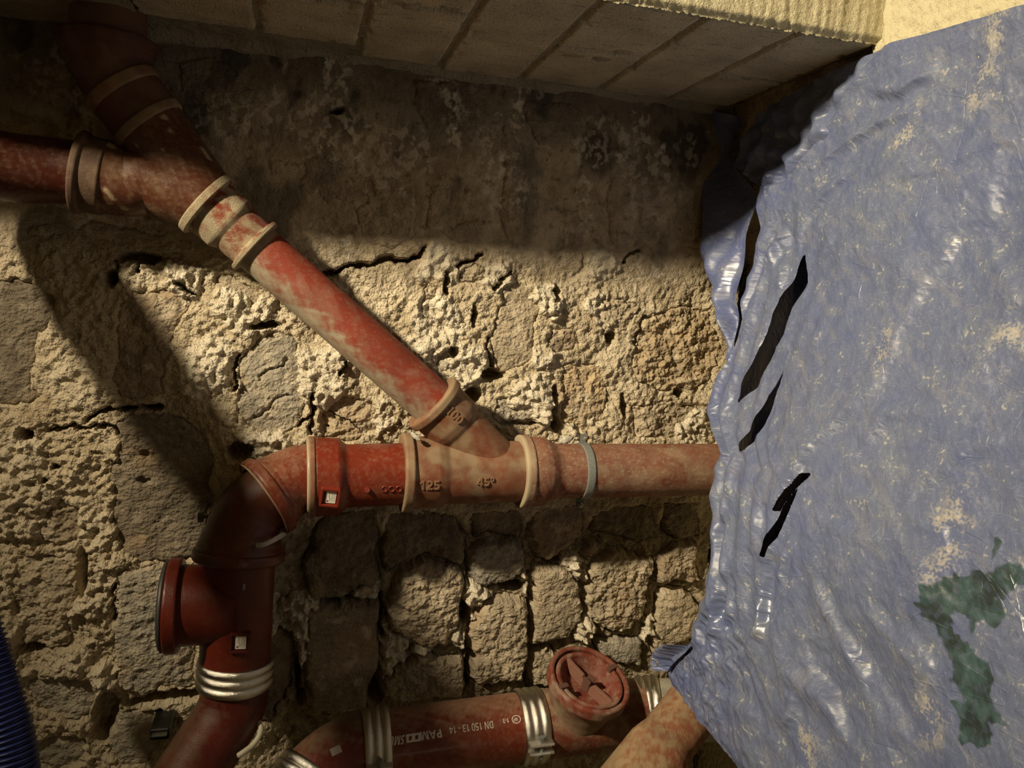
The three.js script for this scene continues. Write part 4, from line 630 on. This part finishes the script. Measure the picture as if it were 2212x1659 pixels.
{ // corrugated hose
  const t = thing('corrugated_hose', 'dark blue corrugated plastic hose at the lower left edge', 'hose'), c = new THREE.CatmullRomCurve3([[-.601,.833,.3], [-.571,.755,.32], [-.547,.688,.34], [-.526,.618,.355], [-.514,.547,.365], [-.51,.454,.37], [-.51,.357,.37]].map(V)), list = [], n = 460;
  for (let i = 0; i <= n; i++) { const k = Math.sin(i / n * Math.PI * 2 * 46); list.push([c.getPointAt(i / n), 0.0405 + 0.0035 * Math.sign(k) * Math.pow(Math.abs(k), 0.5), 0]); }
  mesh('hose_body', rings(list, null, 56), phys({ color: new THREE.Color().setRGB(0.012, 0.02, 0.10), roughness: 0.38 }), t);
}
// small fixings
{
  const t = thing('pipe_bracket', 'threaded rod bracket fixed to the wall left of the elbow', 'bracket'), a = [-.218,.947,.09], r = new THREE.CylinderGeometry(0.005, 0.005, 0.09, 12); r.rotateZ(Math.PI / 2); r.translate(a[0] + 0.05, a[1] + 0.012, a[2]); mesh('threaded_rod', r, zinc, t);
  const n = new THREE.CylinderGeometry(0.012, 0.012, 0.012, 6); n.rotateZ(Math.PI / 2); n.translate(a[0] + 0.006, a[1] + 0.01, a[2]); mesh('nut', n, zinc, t);
  const pl = new RoundedBoxGeometry(0.05, 0.04, 0.09, 2, 0.003); pl.translate(a[0] + 0.04, a[1] - 0.022, 0.04); mesh('mounting_block', pl, plain([0.02, 0.018, 0.015], 0.8), t);
  const u = thing('pipe_bracket', 'black bracket stub fixed to the wall beside the sloping bottom bend', 'bracket'), b = [-.298,.433,.08], g = new RoundedBoxGeometry(0.045, 0.03, 0.11, 3, 0.006); g.translate(b[0], b[1], 0.04); mesh('bracket_arm', g, plain([0.012, 0.012, 0.01], 0.35), u);
  const w = new RoundedBoxGeometry(0.034, 0.004, 0.02, 2, 0.001); w.translate(b[0], b[1] + 0.004, 0.098); mesh('bracket_lip', w, plain([0.06, 0.055, 0.04], 0.5), u);
}
function strap(name, label, pts, r, m, flat = 0.5) { const t = thing(name, label, 'strap'); const c = new THREE.CatmullRomCurve3(pts.map(V)), list = []; for (let i = 0; i <= 40; i++) list.push([c.getPoint(i / 40), r * (i === 0 || i === 40 ? 0.15 : 1), 0]); mesh('strap_body', rings(list, null, 14), m, t); }
const palePlastic = std({ color: new THREE.Color().setRGB(0.42, 0.40, 0.37), roughness: 0.5 });
strap('strap_end', 'pale plastic strap end lying on the dark elbow rim', [[-.081,.94,.258], [-.065,.945,.265], [-.048,.949,.255], [-.034,.948,.225], [-.025,.943,.19]], 0.0055, palePlastic);
strap('strap_loop', 'pale curved strap on the right side of the bottom bend', [[-.075,.513,.21], [-.066,.502,.225], [-.069,.489,.235], [-.083,.474,.245], [-.099,.467,.255], [-.114,.46,.26]], 0.0065, std({ color: new THREE.Color().setRGB(0.34, 0.30, 0.22), roughness: 0.6 }));
{ const t = thing('mortar_lump', 'white smear of mortar on the top of the branch fitting', 'mortar'); strapLump(t, [[.254,1.174,.16], [.262,1.17,.175], [.271,1.164,.182], [.277,1.158,.185]], 0.0055, 0.003); }
function strapLump(t, pts, r, w) { const c = new THREE.CatmullRomCurve3(pts.map(V)), list = []; for (let i = 0; i <= 30; i++) list.push([c.getPoint(i / 30), Math.max(0.0006, r * Math.sin(Math.PI * (0.06 + 0.88 * i / 30)) + w * 0.5 * n2(i * 0.6, 2)), 0]); const g = rings(list, null, 14), p = g.attributes.position; for (let i = 0; i < p.count; i++) { const k = w * n3(p.getX(i) * 150, p.getY(i) * 150, p.getZ(i) * 150); p.setXYZ(i, p.getX(i) + k, p.getY(i) + k * 0.6, p.getZ(i)); } g.computeVertexNormals(); mesh('lump', g, chalk, t); }
{ const t = thing('mortar_lump', 'grey flake of mortar under the left mouth of the branch fitting', 'mortar'); strapLump(t, [[.216,.989,.13], [.232,.987,.11], [.244,.993,.12], [.247,1,.125]], 0.007, 0.004); }
{ const t = thing('mortar_lump', 'pale lump of mortar at the left of the galvanised clip', 'mortar'); strapLump(t, [[.674,1.128,.05], [.679,1.139,.07], [.693,1.143,.08]], 0.012, 0.006); }

// ---------------------------------------------------------------- blue tarpaulin over the right wall
const tarpX = (y) => 1.088 - 0.215 * ss(1.95, 0.55, y);
const folds = []; // [points in (z, y), lift left of the edge, its width, drop right of it, its width]
const FO = (p, a, wa, b, wb) => folds.push([p, a, wa, b, wb]);
FO([.47,1.646,.462,1.613,.442,1.558,.428,1.504,.425,1.455,.411,1.415,.397,1.375,.386,1.343,.375,1.31,.366,1.285], 0.012, 0.045, 0.006, 0.03);
FO([.474,1.45,.476,1.421,.481,1.384,.482,1.336,.479,1.29,.466,1.239,.451,1.191,.436,1.141], 0.010, 0.04, 0.006, 0.03);
FO([.171,1.725,.197,1.647,.23,1.57,.242,1.528,.253,1.474,.241,1.436,.224,1.392,.219,1.349], 0.015, 0.03, 0.006, 0.03);
FO([.317,1.713,.37,1.678,.396,1.638,.417,1.577,.428,1.546], 0.012, 0.03, 0.02, 0.015);
FO([.286,1.683,.342,1.629,.355,1.663,.378,1.589,.394,1.523,.385,1.468], 0.008, 0.02, 0.012, 0.012);
FO([.897,1.683,.87,1.646,.843,1.595,.819,1.543,.795,1.467,.8,1.428,.786,1.374,.752,1.329], 0.005, 0.02, 0.005, 0.022);
FO([.786,1.383,.75,1.335,.681,1.251,.657,1.189,.634,1.111,.616,1.064], 0.010, 0.03, 0.006, 0.03);
FO([.703,1.181,.673,1.133,.662,1.086,.641,1.042,.636,1.009,.634,.987], 0.012, 0.03, 0.006, 0.03);
FO([.647,1.034,.646,.999,.648,.954,.655,.912,.664,.877,.693,.863], 0.012, 0.02, 0.022, 0.03);
FO([.493,.93,.506,.885,.505,.839,.503,.8], 0.015, 0.02, 0.035, 0.03);
FO([.43,1.099,.448,1.042,.436,1.003,.428,.965], 0.01, 0.02, 0.02, 0.03);
FO([.561,1.103,.595,1.07,.597,1.028,.593,.984], 0.006, 0.02, 0.01, 0.02);
FO([.766,1.337,.833,1.34,.89,1.353,.936,1.363], 0.0066, 0.0140, 0.0108, 0.0140);
FO([.966,1.791,.911,1.793,.838,1.774,.768,1.758,.685,1.76], 0.0044, 0.0105, 0.0090, 0.0140);
FO([.912,1.79,.924,1.751,.922,1.697,.925,1.651], 0.004, 0.02, 0.005, 0.02);
FO([.927,1.623,.984,1.578,1.039,1.525], 0.0066, 0.0140, 0.0090, 0.0140);
FO([.752,1.116,.796,1.122,.831,1.125,.881,1.125,.969,1.151], 0.0088, 0.0140, 0.0072, 0.0140);
FO([.991,1.019,1.029,1.009,1.056,.998,1.078,.98], 0.0088, 0.0140, 0.0090, 0.0140);
FO([.778,1.023,.837,.983,.849,.976], 0.0088, 0.0140, 0.0090, 0.0140);
FO([.698,1.044,.696,1.013,.692,.971], 0.0120, 0.0140, 0.0108, 0.0140);
FO([.798,.808,.808,.765,.792,.734], 0.0120, 0.0140, 0.0108, 0.0140);
FO([.517,.733,.562,.746,.602,.783,.601,.803], 0.0120, 0.0140, 0.0144, 0.0140);
FO([.725,.837,.846,.839,.92,.842], 0.0088, 0.0210, 0.0144, 0.0210);
FO([.625,2.025,.585,2.011,.548,1.968,.498,1.921,.419,1.869,.326,1.815], 0.0120, 0.0210, 0.0000, 0.0210);
FO([.767,1.95,.67,1.926,.589,1.951], 0.0120, 0.0210, 0.0144, 0.0210);
FO([.739,1.886,.625,1.879,.508,1.846,.46,1.819], 0.0120, 0.0140, 0.0108, 0.0210);
FO([.581,1.801,.49,1.75,.43,1.701], 0.0088, 0.0140, 0.0160, 0.0210);
FO([.205,1.747,.335,1.664,.403,1.592], 0.01, 0.02, 0.012, 0.02);
FO([.571,1.665,.542,1.628,.487,1.594], 0.006, 0.012, 0.007, 0.012);
FO([.767,1.211,.829,1.19,.903,1.186], 0.006, 0.014, 0.006, 0.014);
FO([.86,1.351,.823,1.303,.806,1.264], 0.006, 0.014, 0.007, 0.014);
FO([1.096,1.338,1.023,1.303,.955,1.223], 0.005, 0.014, 0.005, 0.014);
FO([.781,1.005,.851,.971,.92,.924,.973,.886,1.023,.845], 0.008, 0.03, 0.008, 0.03);
FO([.864,.958,.944,.924,1.007,.895,1.074,.859], 0.007, 0.025, 0.008, 0.03);
FO([.897,1.026,.975,1.004,1.03,.988,1.089,.966], 0.007, 0.025, 0.008, 0.03);
FO([.777,.894,.84,.855,.904,.825,.951,.784], 0.010, 0.03, 0.009, 0.03);
FO([.516,.667,.63,.698,.72,.72], 0.010, 0.02, 0.010, 0.02);
FO([.468,.674,.522,.644,.603,.657], 0.008, 0.015, 0.010, 0.015);
FO([.592,.81,.666,.872,.644,.925], 0.012, 0.02, 0.012, 0.02);
// openings between the hanging folds, through which the dark inner layer shows
const slits = [[.466,1.622,.486,1.558,.479,1.502,.457,1.447,.446,1.396,.431,1.36,.417,1.335,.392,1.31,.367,1.291,.375,1.31,.386,1.343,.403,1.376,.414,1.408,.425,1.455,.428,1.497,.432,1.531,.454,1.572],
  [.477,1.424,.489,1.414,.489,1.373,.49,1.348,.487,1.325,.487,1.288,.48,1.238,.462,1.197,.448,1.19,.464,1.231,.474,1.275,.482,1.309,.483,1.347,.478,1.383],
  [.184,1.69,.217,1.684,.263,1.578,.291,1.48,.285,1.41,.28,1.376,.262,1.337,.26,1.282,.242,1.297,.231,1.338,.233,1.376,.244,1.407,.26,1.437,.254,1.474,.242,1.528,.226,1.579],
  [.681,1.156,.669,1.095,.659,1.058,.645,1.033,.641,1.011,.632,1.011,.634,1.043,.65,1.065,.657,1.098,.668,1.132],
  [.696,1.191,.673,1.156,.651,1.109,.637,1.105,.654,1.151,.675,1.186]];
const slitBox = slits.map((p) => ends(p, 0.001));
const slitD = (z, y) => { let d = -1; slits.forEach((p, i) => { const q = slitBox[i]; if (z > q[0] - 0.02 && y > q[1] - 0.02 && z < q[2] + 0.02 && y < q[3] + 0.02) d = Math.max(d, polyDist(p, z, y) + (i < 2 ? 0.006 : 0.003)); }); return d; };
const inSlit = (z, y) => slitD(z, y) > 0;
function toEdge(z, y) { const d = slitD(z, y), e = 0.0004; if (Math.abs(d) > 0.0021) return [z, y]; let gx = (slitD(z + e, y) - slitD(z - e, y)) / (2 * e), gy = (slitD(z, y + e) - slitD(z, y - e)) / (2 * e); const l = Math.hypot(gx, gy) || 1; return [z - d * gx / l, y - d * gy / l]; }
function foldH(z, y) {
  let h = 0;
  for (const [p, a, wa, b, wb] of folds) {
    let m = 1e9, sg = 1, tt = 0; const n = p.length / 2 - 1;
    for (let i = 0; i < n; i++) {
      const ax = p[2 * i], ay = p[2 * i + 1], ex = p[2 * i + 2] - ax, ey = p[2 * i + 3] - ay, wx = z - ax, wy = y - ay, t = clamp((wx * ex + wy * ey) / (ex * ex + ey * ey)), qx = wx - ex * t, qy = wy - ey * t, d = qx * qx + qy * qy;
      if (d < m) { m = d; sg = ex * wy - ey * wx > 0 ? 1 : -1; tt = (i + t) / n; }
    }
    m = Math.sqrt(m); if (m > 0.3) continue;
    const taper = ss(0, 0.22, tt) * ss(1, 0.8, tt) ; // lines run downwards: right of them is +z
    const w = 0.002 * n2(z * 30, y * 30), s = sg * m + w, k = ss(-0.010, 0.022, s);
    h += taper * (a * Math.exp(-Math.max(-s, 0) / wa) * (1 - k) - b * Math.exp(-Math.max(s, 0) / wb) * k);
  }
  return h;
}
const LEFT = [.281,1.669,.266,1.58,.263,1.488,.257,1.407,.239,1.347,.244,1.289,.264,1.246,.288,1.215,.336,1.184,.362,1.167,.362,1.128,.383,1.078,.396,1.026,.416,.966,.436,.908,.452,.849,.433,.808,.422,.776,.446,.748,.418,.715,.35,.622,.359,.592];
function zLeft(y) { let i = 0; const n = LEFT.length / 2; while (i < n - 2 && LEFT[2 * i + 3] > y) i++; const t = clamp((y - LEFT[2 * i + 1]) / (LEFT[2 * i + 3] - LEFT[2 * i + 1] - 1e-6)); return mix(LEFT[2 * i], LEFT[2 * i + 2], t); }
const crush = (z, y) => ss(1.0, 0.75, y) * ss(0.75, 0.45, z) ;
function tarpH(z, y) {
  const a = z * 0.8 + y * 0.6, b = -z * 0.6 + y * 0.8, c = crush(z, y);
  const q = 0.02 * n2(z * 2.6 + 3, y * 2.2) + 0.010 * n2(z * 6, y * 5 + 9);
  const e = z - zLeft(y), pl = 0.013 * Math.exp(-Math.max(e, 0) / 0.13) * ss(0.62, 0.85, y) * ss(1.78, 1.6, y) * Math.sin(6.283 * (e / 0.062 + 0.5 * n2(y * 2.6, 1) + 0.25 * n2(y * 8, e * 9)));
  const rx = z - 0.42, ry = y - 0.86, rr = Math.hypot(rx, ry), th = Math.atan2(ry, rx), rad = 0.010 * ss(0.06, 0.2, rr) * ss(0.75, 0.35, rr) * ss(0.4, -0.1, th) * ss(-1.9, -1.4, th) * (rid(th * 4.2 + 0.6 * n2(rr * 5, 1), rr * 1.6, 2) - 0.3);
  return pl + rad + q + (0.006 + 0.006 * c) * (rid(a * 7, b * 5 + 4, 2) - 0.3) + (0.0022 + 0.005 * c) * (rid(a * 20 + 8, b * 14, 2) - 0.3) + 0.0015 * (1 + 1.6 * c) * (rid(z * 45, y * 45, 1) - 0.3);
}
const TZ0 = 0, TY0 = 0.36, TS = 0.00088, TW = 1760, TH = 2000;
const green = [1.08,1.129,1.108,1.146,1.177,1.176,1.183,1.158,1.166,1.142,1.151,1.124,1.165,1.099,1.159,1.078,1.146,1.079,1.134,1.088,1.128,1.066,1.114,1.075,1.09,1.077,1.086,1.07,1.107,1.054,1.127,1.054,1.137,1.039,1.155,1.043,1.173,1.004,1.186,.99,1.202,.969,1.184,.963,1.191,.948,1.176,.92,1.154,.912,1.136,.931,1.118,.953,1.13,.967,1.099,.991,1.109,1.006,1.08,1.02,1.07,1.038,1.035,1.065,1.036,1.097], green2 = [1.105,1.195,1.115,1.198,1.131,1.191,1.134,1.182,1.123,1.176,1.112,1.184];
const cream = [[1.041,1.21,.156,1.02], [1.061,1.132,.147,1.017], [.862,1.997,-.428,2.471], [.717,1.854,-.428,2.471], [.767,1.443,-.288,1.73], [.854,.725,.181,1.026], [1.081,.917,.156,1.02], [1.016,1.478,-.252,1.728], [.847,1.901,-.366,2.449]].map((p) => [p[0], p[1]]);
const sharpLines = (() => { // straight creases pressed into the sheet
  const c = document.createElement('canvas'); c.width = 1024; c.height = 1024; const x = c.getContext('2d'); x.fillStyle = '#808080'; x.fillRect(0, 0, 1024, 1024);
  for (let i = 0; i < 420; i++) { const a = (rnd() < 0.5 ? -0.95 : 0.35) + (rnd() - 0.5) * 1.3, l = 14 + rnd() * rnd() * 190, px = rnd() * 1024, py = rnd() * 1024, up = rnd() < 0.55; x.strokeStyle = up ? 'rgba(255,255,255,0.35)' : 'rgba(0,0,0,0.35)'; x.lineWidth = 0.8 + rnd() * 1.6; x.beginPath(); x.moveTo(px, py); x.lineTo(px + Math.cos(a) * l * 0.5 + (rnd() - 0.5) * 5, py + Math.sin(a) * l * 0.5 + (rnd() - 0.5) * 5); x.lineTo(px + Math.cos(a) * l, py + Math.sin(a) * l); x.stroke(); }
  return x.getImageData(0, 0, 1024, 1024).data;
})();
const scratches = (() => { // fine rubbed scratches that show the pale threads
  const c = document.createElement('canvas'); c.width = 1024; c.height = 1024; const x = c.getContext('2d'); x.fillStyle = '#000'; x.fillRect(0, 0, 1024, 1024); x.lineCap = 'round';
  for (let i = 0; i < 15000; i++) { const r = rnd(), a = (r < 0.4 ? -0.9 : r < 0.7 ? 0.1 : r < 0.85 ? 1.5 : rnd() * 3) + (rnd() - 0.5) * 0.6, l = 2 + rnd() * rnd() * 30, px = rnd() * 1024, py = rnd() * 1024; x.strokeStyle = 'rgba(255,255,255,' + (0.12 + 0.5 * rnd() * rnd()).toFixed(2) + ')'; x.lineWidth = 0.6 + rnd() * 0.9; x.beginPath(); x.moveTo(px, py); x.lineTo(px + Math.cos(a) * l, py + Math.sin(a) * l); x.stroke(); }
  return x.getImageData(0, 0, 1024, 1024).data;
})();
const tarpMap = dataTex(TW, TH, true, (i, j, o) => {
  const z = TZ0 + i * TS, y = TY0 + j * TS, a = f2(z * 5 + 3, y * 5, 4), b = f2(z * 26, y * 26 + 4, 4), g = n2(z * 330, y * 330);
  const wz = z + 0.012 * n2(z * 30, y * 30) + 0.005 * n2(z * 100, y * 100), wy = y + 0.012 * n2(z * 30 + 9, y * 30) + 0.005 * n2(z * 100 + 5, y * 100);
  const clean = clamp(0.30 + 0.4 * ss(0.42, 0.2, z) + 0.5 * ss(0.78, 0.5, y) * ss(0.7, 0.4, z) - 0.3 * a - 0.4 * b);
  const s2 = n2(z * 230, y * 60 + z * 50);
  let c = mix3([0.138, 0.162, 0.225], [0.085, 0.11, 0.27], clean);
  c = mix3(c, [0.25, 0.25, 0.265], 0.28 * ss(0.12, 0.4, f2(z * 14 + 30, y * 30 + z * 14, 4) + 0.2 * g));
  const sc = scratches[((j & 1023) * 1024 + (i & 1023)) * 4] / 255, wv = Math.sin((z * 0.9 + y) * 1500) * 0.5 + Math.sin((z - y * 0.9) * 1500) * 0.5;
  c = mix3(c, [0.50, 0.50, 0.52], clamp(sc * (0.75 + 0.7 * a + 0.5 * b)) * 0.6 + 0.05 * wv); c = mix3(c, [0.10, 0.11, 0.15], 0.2 * ss(0.1, 0.6, s2 - 0.4 * b));
  c = mix3(c, [0.56, 0.52, 0.42], 0.4 * ss(0.48, 0.68, n2(z * 150, y * 150) * 0.6 + b * 0.9));
  for (const p of cream) { const d = Math.hypot(wz - p[0], (wy - p[1]) * 0.6); if (d < 0.06) c = mix3(c, [0.58, 0.51, 0.37], 0.42 * ss(0.045, 0.005, d) * ss(-0.05, 0.25, b + 0.5 * n2(z * 210, y * 210))); }
  if (wz > 0.6) { const d = Math.max(polyDist(green, wz, wy), polyDist(green2, wz, wy)); if (d > -0.01) c = mix3(c, mix3([0.03, 0.043, 0.043], [0.05, 0.09, 0.095], clamp(0.5 + 2.2 * b)), ss(-0.002, 0.003, d) * (0.8 + 0.2 * ss(-0.4, 0.0, n2(z * 90, y * 90)))); }
  const m = 1 + 0.12 * g + 0.1 * b; o[0] = c[0] * m; o[1] = c[1] * m; o[2] = c[2] * m;
});
const tarpBump = dataTex(TW, TH, false, (i, j, o) => {
  const z = TZ0 + i * TS, y = TY0 + j * TS, p = 6.28318 / 0.0042, c = crush(z, y), q = 0.9 + 0.4 * n2(z * 9, y * 9);
  const wv = Math.sin((z + y * 0.10) * p) * 0.5 + Math.sin((y - z * 0.10) * p) * 0.5, k = ((j & 1023) * 1024 + (i & 1023)) * 4;
  o[0] = 0.5 + 0.006 * wv * q + (0.13 + 0.18 * c) * (rid(z * 38 + y * 20, y * 34, 2) - 0.3) + 0.045 * (1 + 1.5 * c) * n2(z * 95 + y * 40, y * 80) + 0.36 * (sharpLines[k] / 255 - 0.5);
});
const tarpRough = dataTex(512, 512, false, (i, j, o) => { o[0] = 0.72 + 0.5 * f2(i / 40, j / 40, 4); });
const tarpMat = phys({ map: tarpMap, bumpMap: tarpBump, bumpScale: 0.008, roughness: 0.54, roughnessMap: tarpRough, specularIntensity: 1, side: THREE.DoubleSide });
const tarpUV = (z, y) => [(z - TZ0) / (TW * TS), (y - TY0) / (TH * TS)];
function sheet(left, right, nu, nv, off, pow = 1.6, cut = null) {
  const L = left.length / 2, at = (p, n, t) => { const q = t * (n - 1), k = Math.min(n - 2, Math.floor(q)), f = q - k; return [mix(p[2 * k], p[2 * k + 2], f), mix(p[2 * k + 1], p[2 * k + 3], f)]; };
  // even steps along the left edge
  const cum = [0]; for (let i = 1; i < L; i++) cum.push(cum[i - 1] + Math.hypot(left[2 * i] - left[2 * i - 2], left[2 * i + 1] - left[2 * i - 1]));
  const lp = (t) => { const s = t * cum[L - 1]; let k = 0; while (k < L - 2 && cum[k + 1] < s) k++; const f = clamp((s - cum[k]) / (cum[k + 1] - cum[k])); return [mix(left[2 * k], left[2 * k + 2], f), mix(left[2 * k + 1], left[2 * k + 3], f)]; };
  const zy = (i, j) => { const t = 1 - j / (nv - 1), a = lp(t), b = at(right, right.length / 2, t), u = Math.pow(i / (nu - 1), pow); return [mix(a[0], b[0], u), mix(a[1], b[1], u)]; };
  return grid(nu, nv, (i, j) => { const t = 1 - j / (nv - 1), a = lp(t), b = at(right, right.length / 2, t), u = Math.pow(i / (nu - 1), pow); let z = mix(a[0], b[0], u), y = mix(a[1], b[1], u); if (cut) [z, y] = toEdge(z, y); const h = off(z, y, u, t); return [tarpX(y) - h, y, z, ...tarpUV(z + 0.8 * h, y)]; }, cut && ((i, j) => { const q = zy(i + 0.5, j + 0.5); return !cut(...q); }));
}
{
  const t = thing('tarpaulin', 'creased dusty blue woven tarpaulin hanging over the right wall and pipe ends', 'tarpaulin');
  const left = [.616,2.031,.584,2.011,.526,1.962,.475,1.914,.416,1.857,.352,1.806,.278,1.805,.239,1.806,.241,1.774,.281,1.669,.266,1.58,.263,1.488,.257,1.407,.239,1.347,.244,1.289,.264,1.246,.288,1.215,.336,1.184,.362,1.167,.362,1.128,.383,1.078,.396,1.026,.416,.966,.436,.908,.452,.849,.433,.808,.422,.776,.446,.748,.418,.715,.381,.69,.356,.655,.35,.622,.359,.592];
  const right = [1.56, 1.955, 1.56, 1.6, 1.56, 1.2, 1.56, 0.8, 1.56, 0.5];
  mesh('main_sheet', sheet(left, right, 570, 560, (z, y, u, tt) => { const e = Math.pow(u, 1); return (tarpH(z, y) + foldH(z, y)) * (0.35 + 0.65 * ss(0, 0.05, u)) + 0.012 * ss(0.03, 0.0, u) * n2(y * 22, 3) - 0.006 * ss(0.985, 1.0, tt); }, 1.6, inSlit), tarpMat, t);
  mesh('inner_layer', grid(110, 200, (i, j) => { const y = mix(0.84, 1.78, j / 199), z = mix(Math.max(0.03, zLeft(y) - 0.05), zLeft(y) + 0.32, i / 109); return [tarpX(y) + 0.055 + 0.006 * n2(z * 14, y * 5), y, z, ...tarpUV(z, y)]; }), tarpMat, t);
  const fl = [-.076,2.062,-.122,2.033,-.133,1.986,-.093,1.888,-.075,1.847,-.064,1.794,-.026,1.739,.053,1.632,.141,1.533,.202,1.462,.226,1.417,.238,1.377], fr = [.097,2.001,.067,1.95,.066,1.914,.106,1.866,.165,1.817,.193,1.767,.199,1.697,.212,1.627,.23,1.557,.248,1.488,.259,1.425,.265,1.367];
  mesh('back_fold', sheet(fl, fr, 90, 300, (z, y, u, tt) => (0.004 + 0.018 * Math.sin(u * 5.2 + 1.3 * n2(y * 6, 1)) + 0.35 * tarpH(z, y) + 0.02 * n2(y * 7, u * 2)) * ss(1, 0.8, tt) - 0.02 * ss(0.75, 1, tt), 1), tarpMat, t);
  const il = [.424,1.856,.34,1.854,.267,1.846,.187,1.847,.11,1.85,.182,1.866], ir = [.445,1.837,.415,1.827,.38,1.799,.336,1.798,.28,1.801,.24,1.803];
  mesh('tucked_fold', sheet([.604,2.029,.503,2.024,.38,2.014,.275,2.008,.18,1.992,.106,1.943,.091,1.884], [.613,2.012,.572,1.951,.536,1.902,.491,1.84,.426,1.784,.359,1.78,.264,1.789], 90, 90, (z, y, u, tt) => -0.012 + 0.012 * Math.sin(u * 3.1) * ss(0, 0.2, tt) + 0.02 * n2(z * 24, y * 24) * ss(0, 0.2, tt), 1), tarpMat, t);
  // doubled corner with its eyelet, standing off the pipe
  mesh('corner_fold', sheet([.354,.697,.315,.665,.303,.635,.314,.616,.346,.627], [.451,.733,.433,.709,.403,.678,.377,.648,.365,.628], 40, 40, (z, y, u) => 0.02 * Math.sin(u * 6) + 0.015, 1), tarpMat, t);
  mesh('side_fold', sheet([.434,.822,.42,.792,.418,.769,.433,.748,.455,.741], [.47,.845,.468,.812,.468,.791,.472,.76,.469,.742], 24, 40, (z, y, u) => -0.012 + 0.01 * Math.sin(u * 3), 1), tarpMat, t);
  const ey = new THREE.TorusGeometry(0.0085, 0.0028, 10, 24); ey.rotateY(-0.9); ey.translate(...[.846,.641,.335]); mesh('eyelet', ey, steel, t);
}
{ // stones caught behind the tarpaulin in the corner
  const rock = (c, r, seed) => { const g = mergeVertices(new THREE.IcosahedronGeometry(1, 5).deleteAttribute('uv').deleteAttribute('normal')), p = g.attributes.position; for (let i = 0; i < p.count; i++) { const x = p.getX(i), y = p.getY(i), z = p.getZ(i), k = 1 + 0.28 * n3(x * 1.3 + seed, y * 1.3, z * 1.3) + 0.06 * n3(x * 5, y * 5 + seed, z * 5); p.setXYZ(i, c[0] + x * r[0] * k, c[1] + y * r[1] * k, c[2] + z * r[2] * k); } g.computeVertexNormals(); return g; };
  const m = std({ color: new THREE.Color().setRGB(0.36, 0.27, 0.15), roughness: 0.95 });
  const a = thing('rubble_stone', 'small ochre stone showing in the gap between tarpaulin fold and sheet', 'stone'); mesh('stone_body', rock([1.16,1.876,.06], [0.022, 0.04, 0.03], 3), m, a);
  const b = thing('rubble_stone', 'small brown stone under the ceiling in the dark corner', 'stone'); mesh('stone_body', rock([1.207,2.031,.05], [0.018, 0.014, 0.02], 9), m, b);
}
renderer.render(scene, camera);
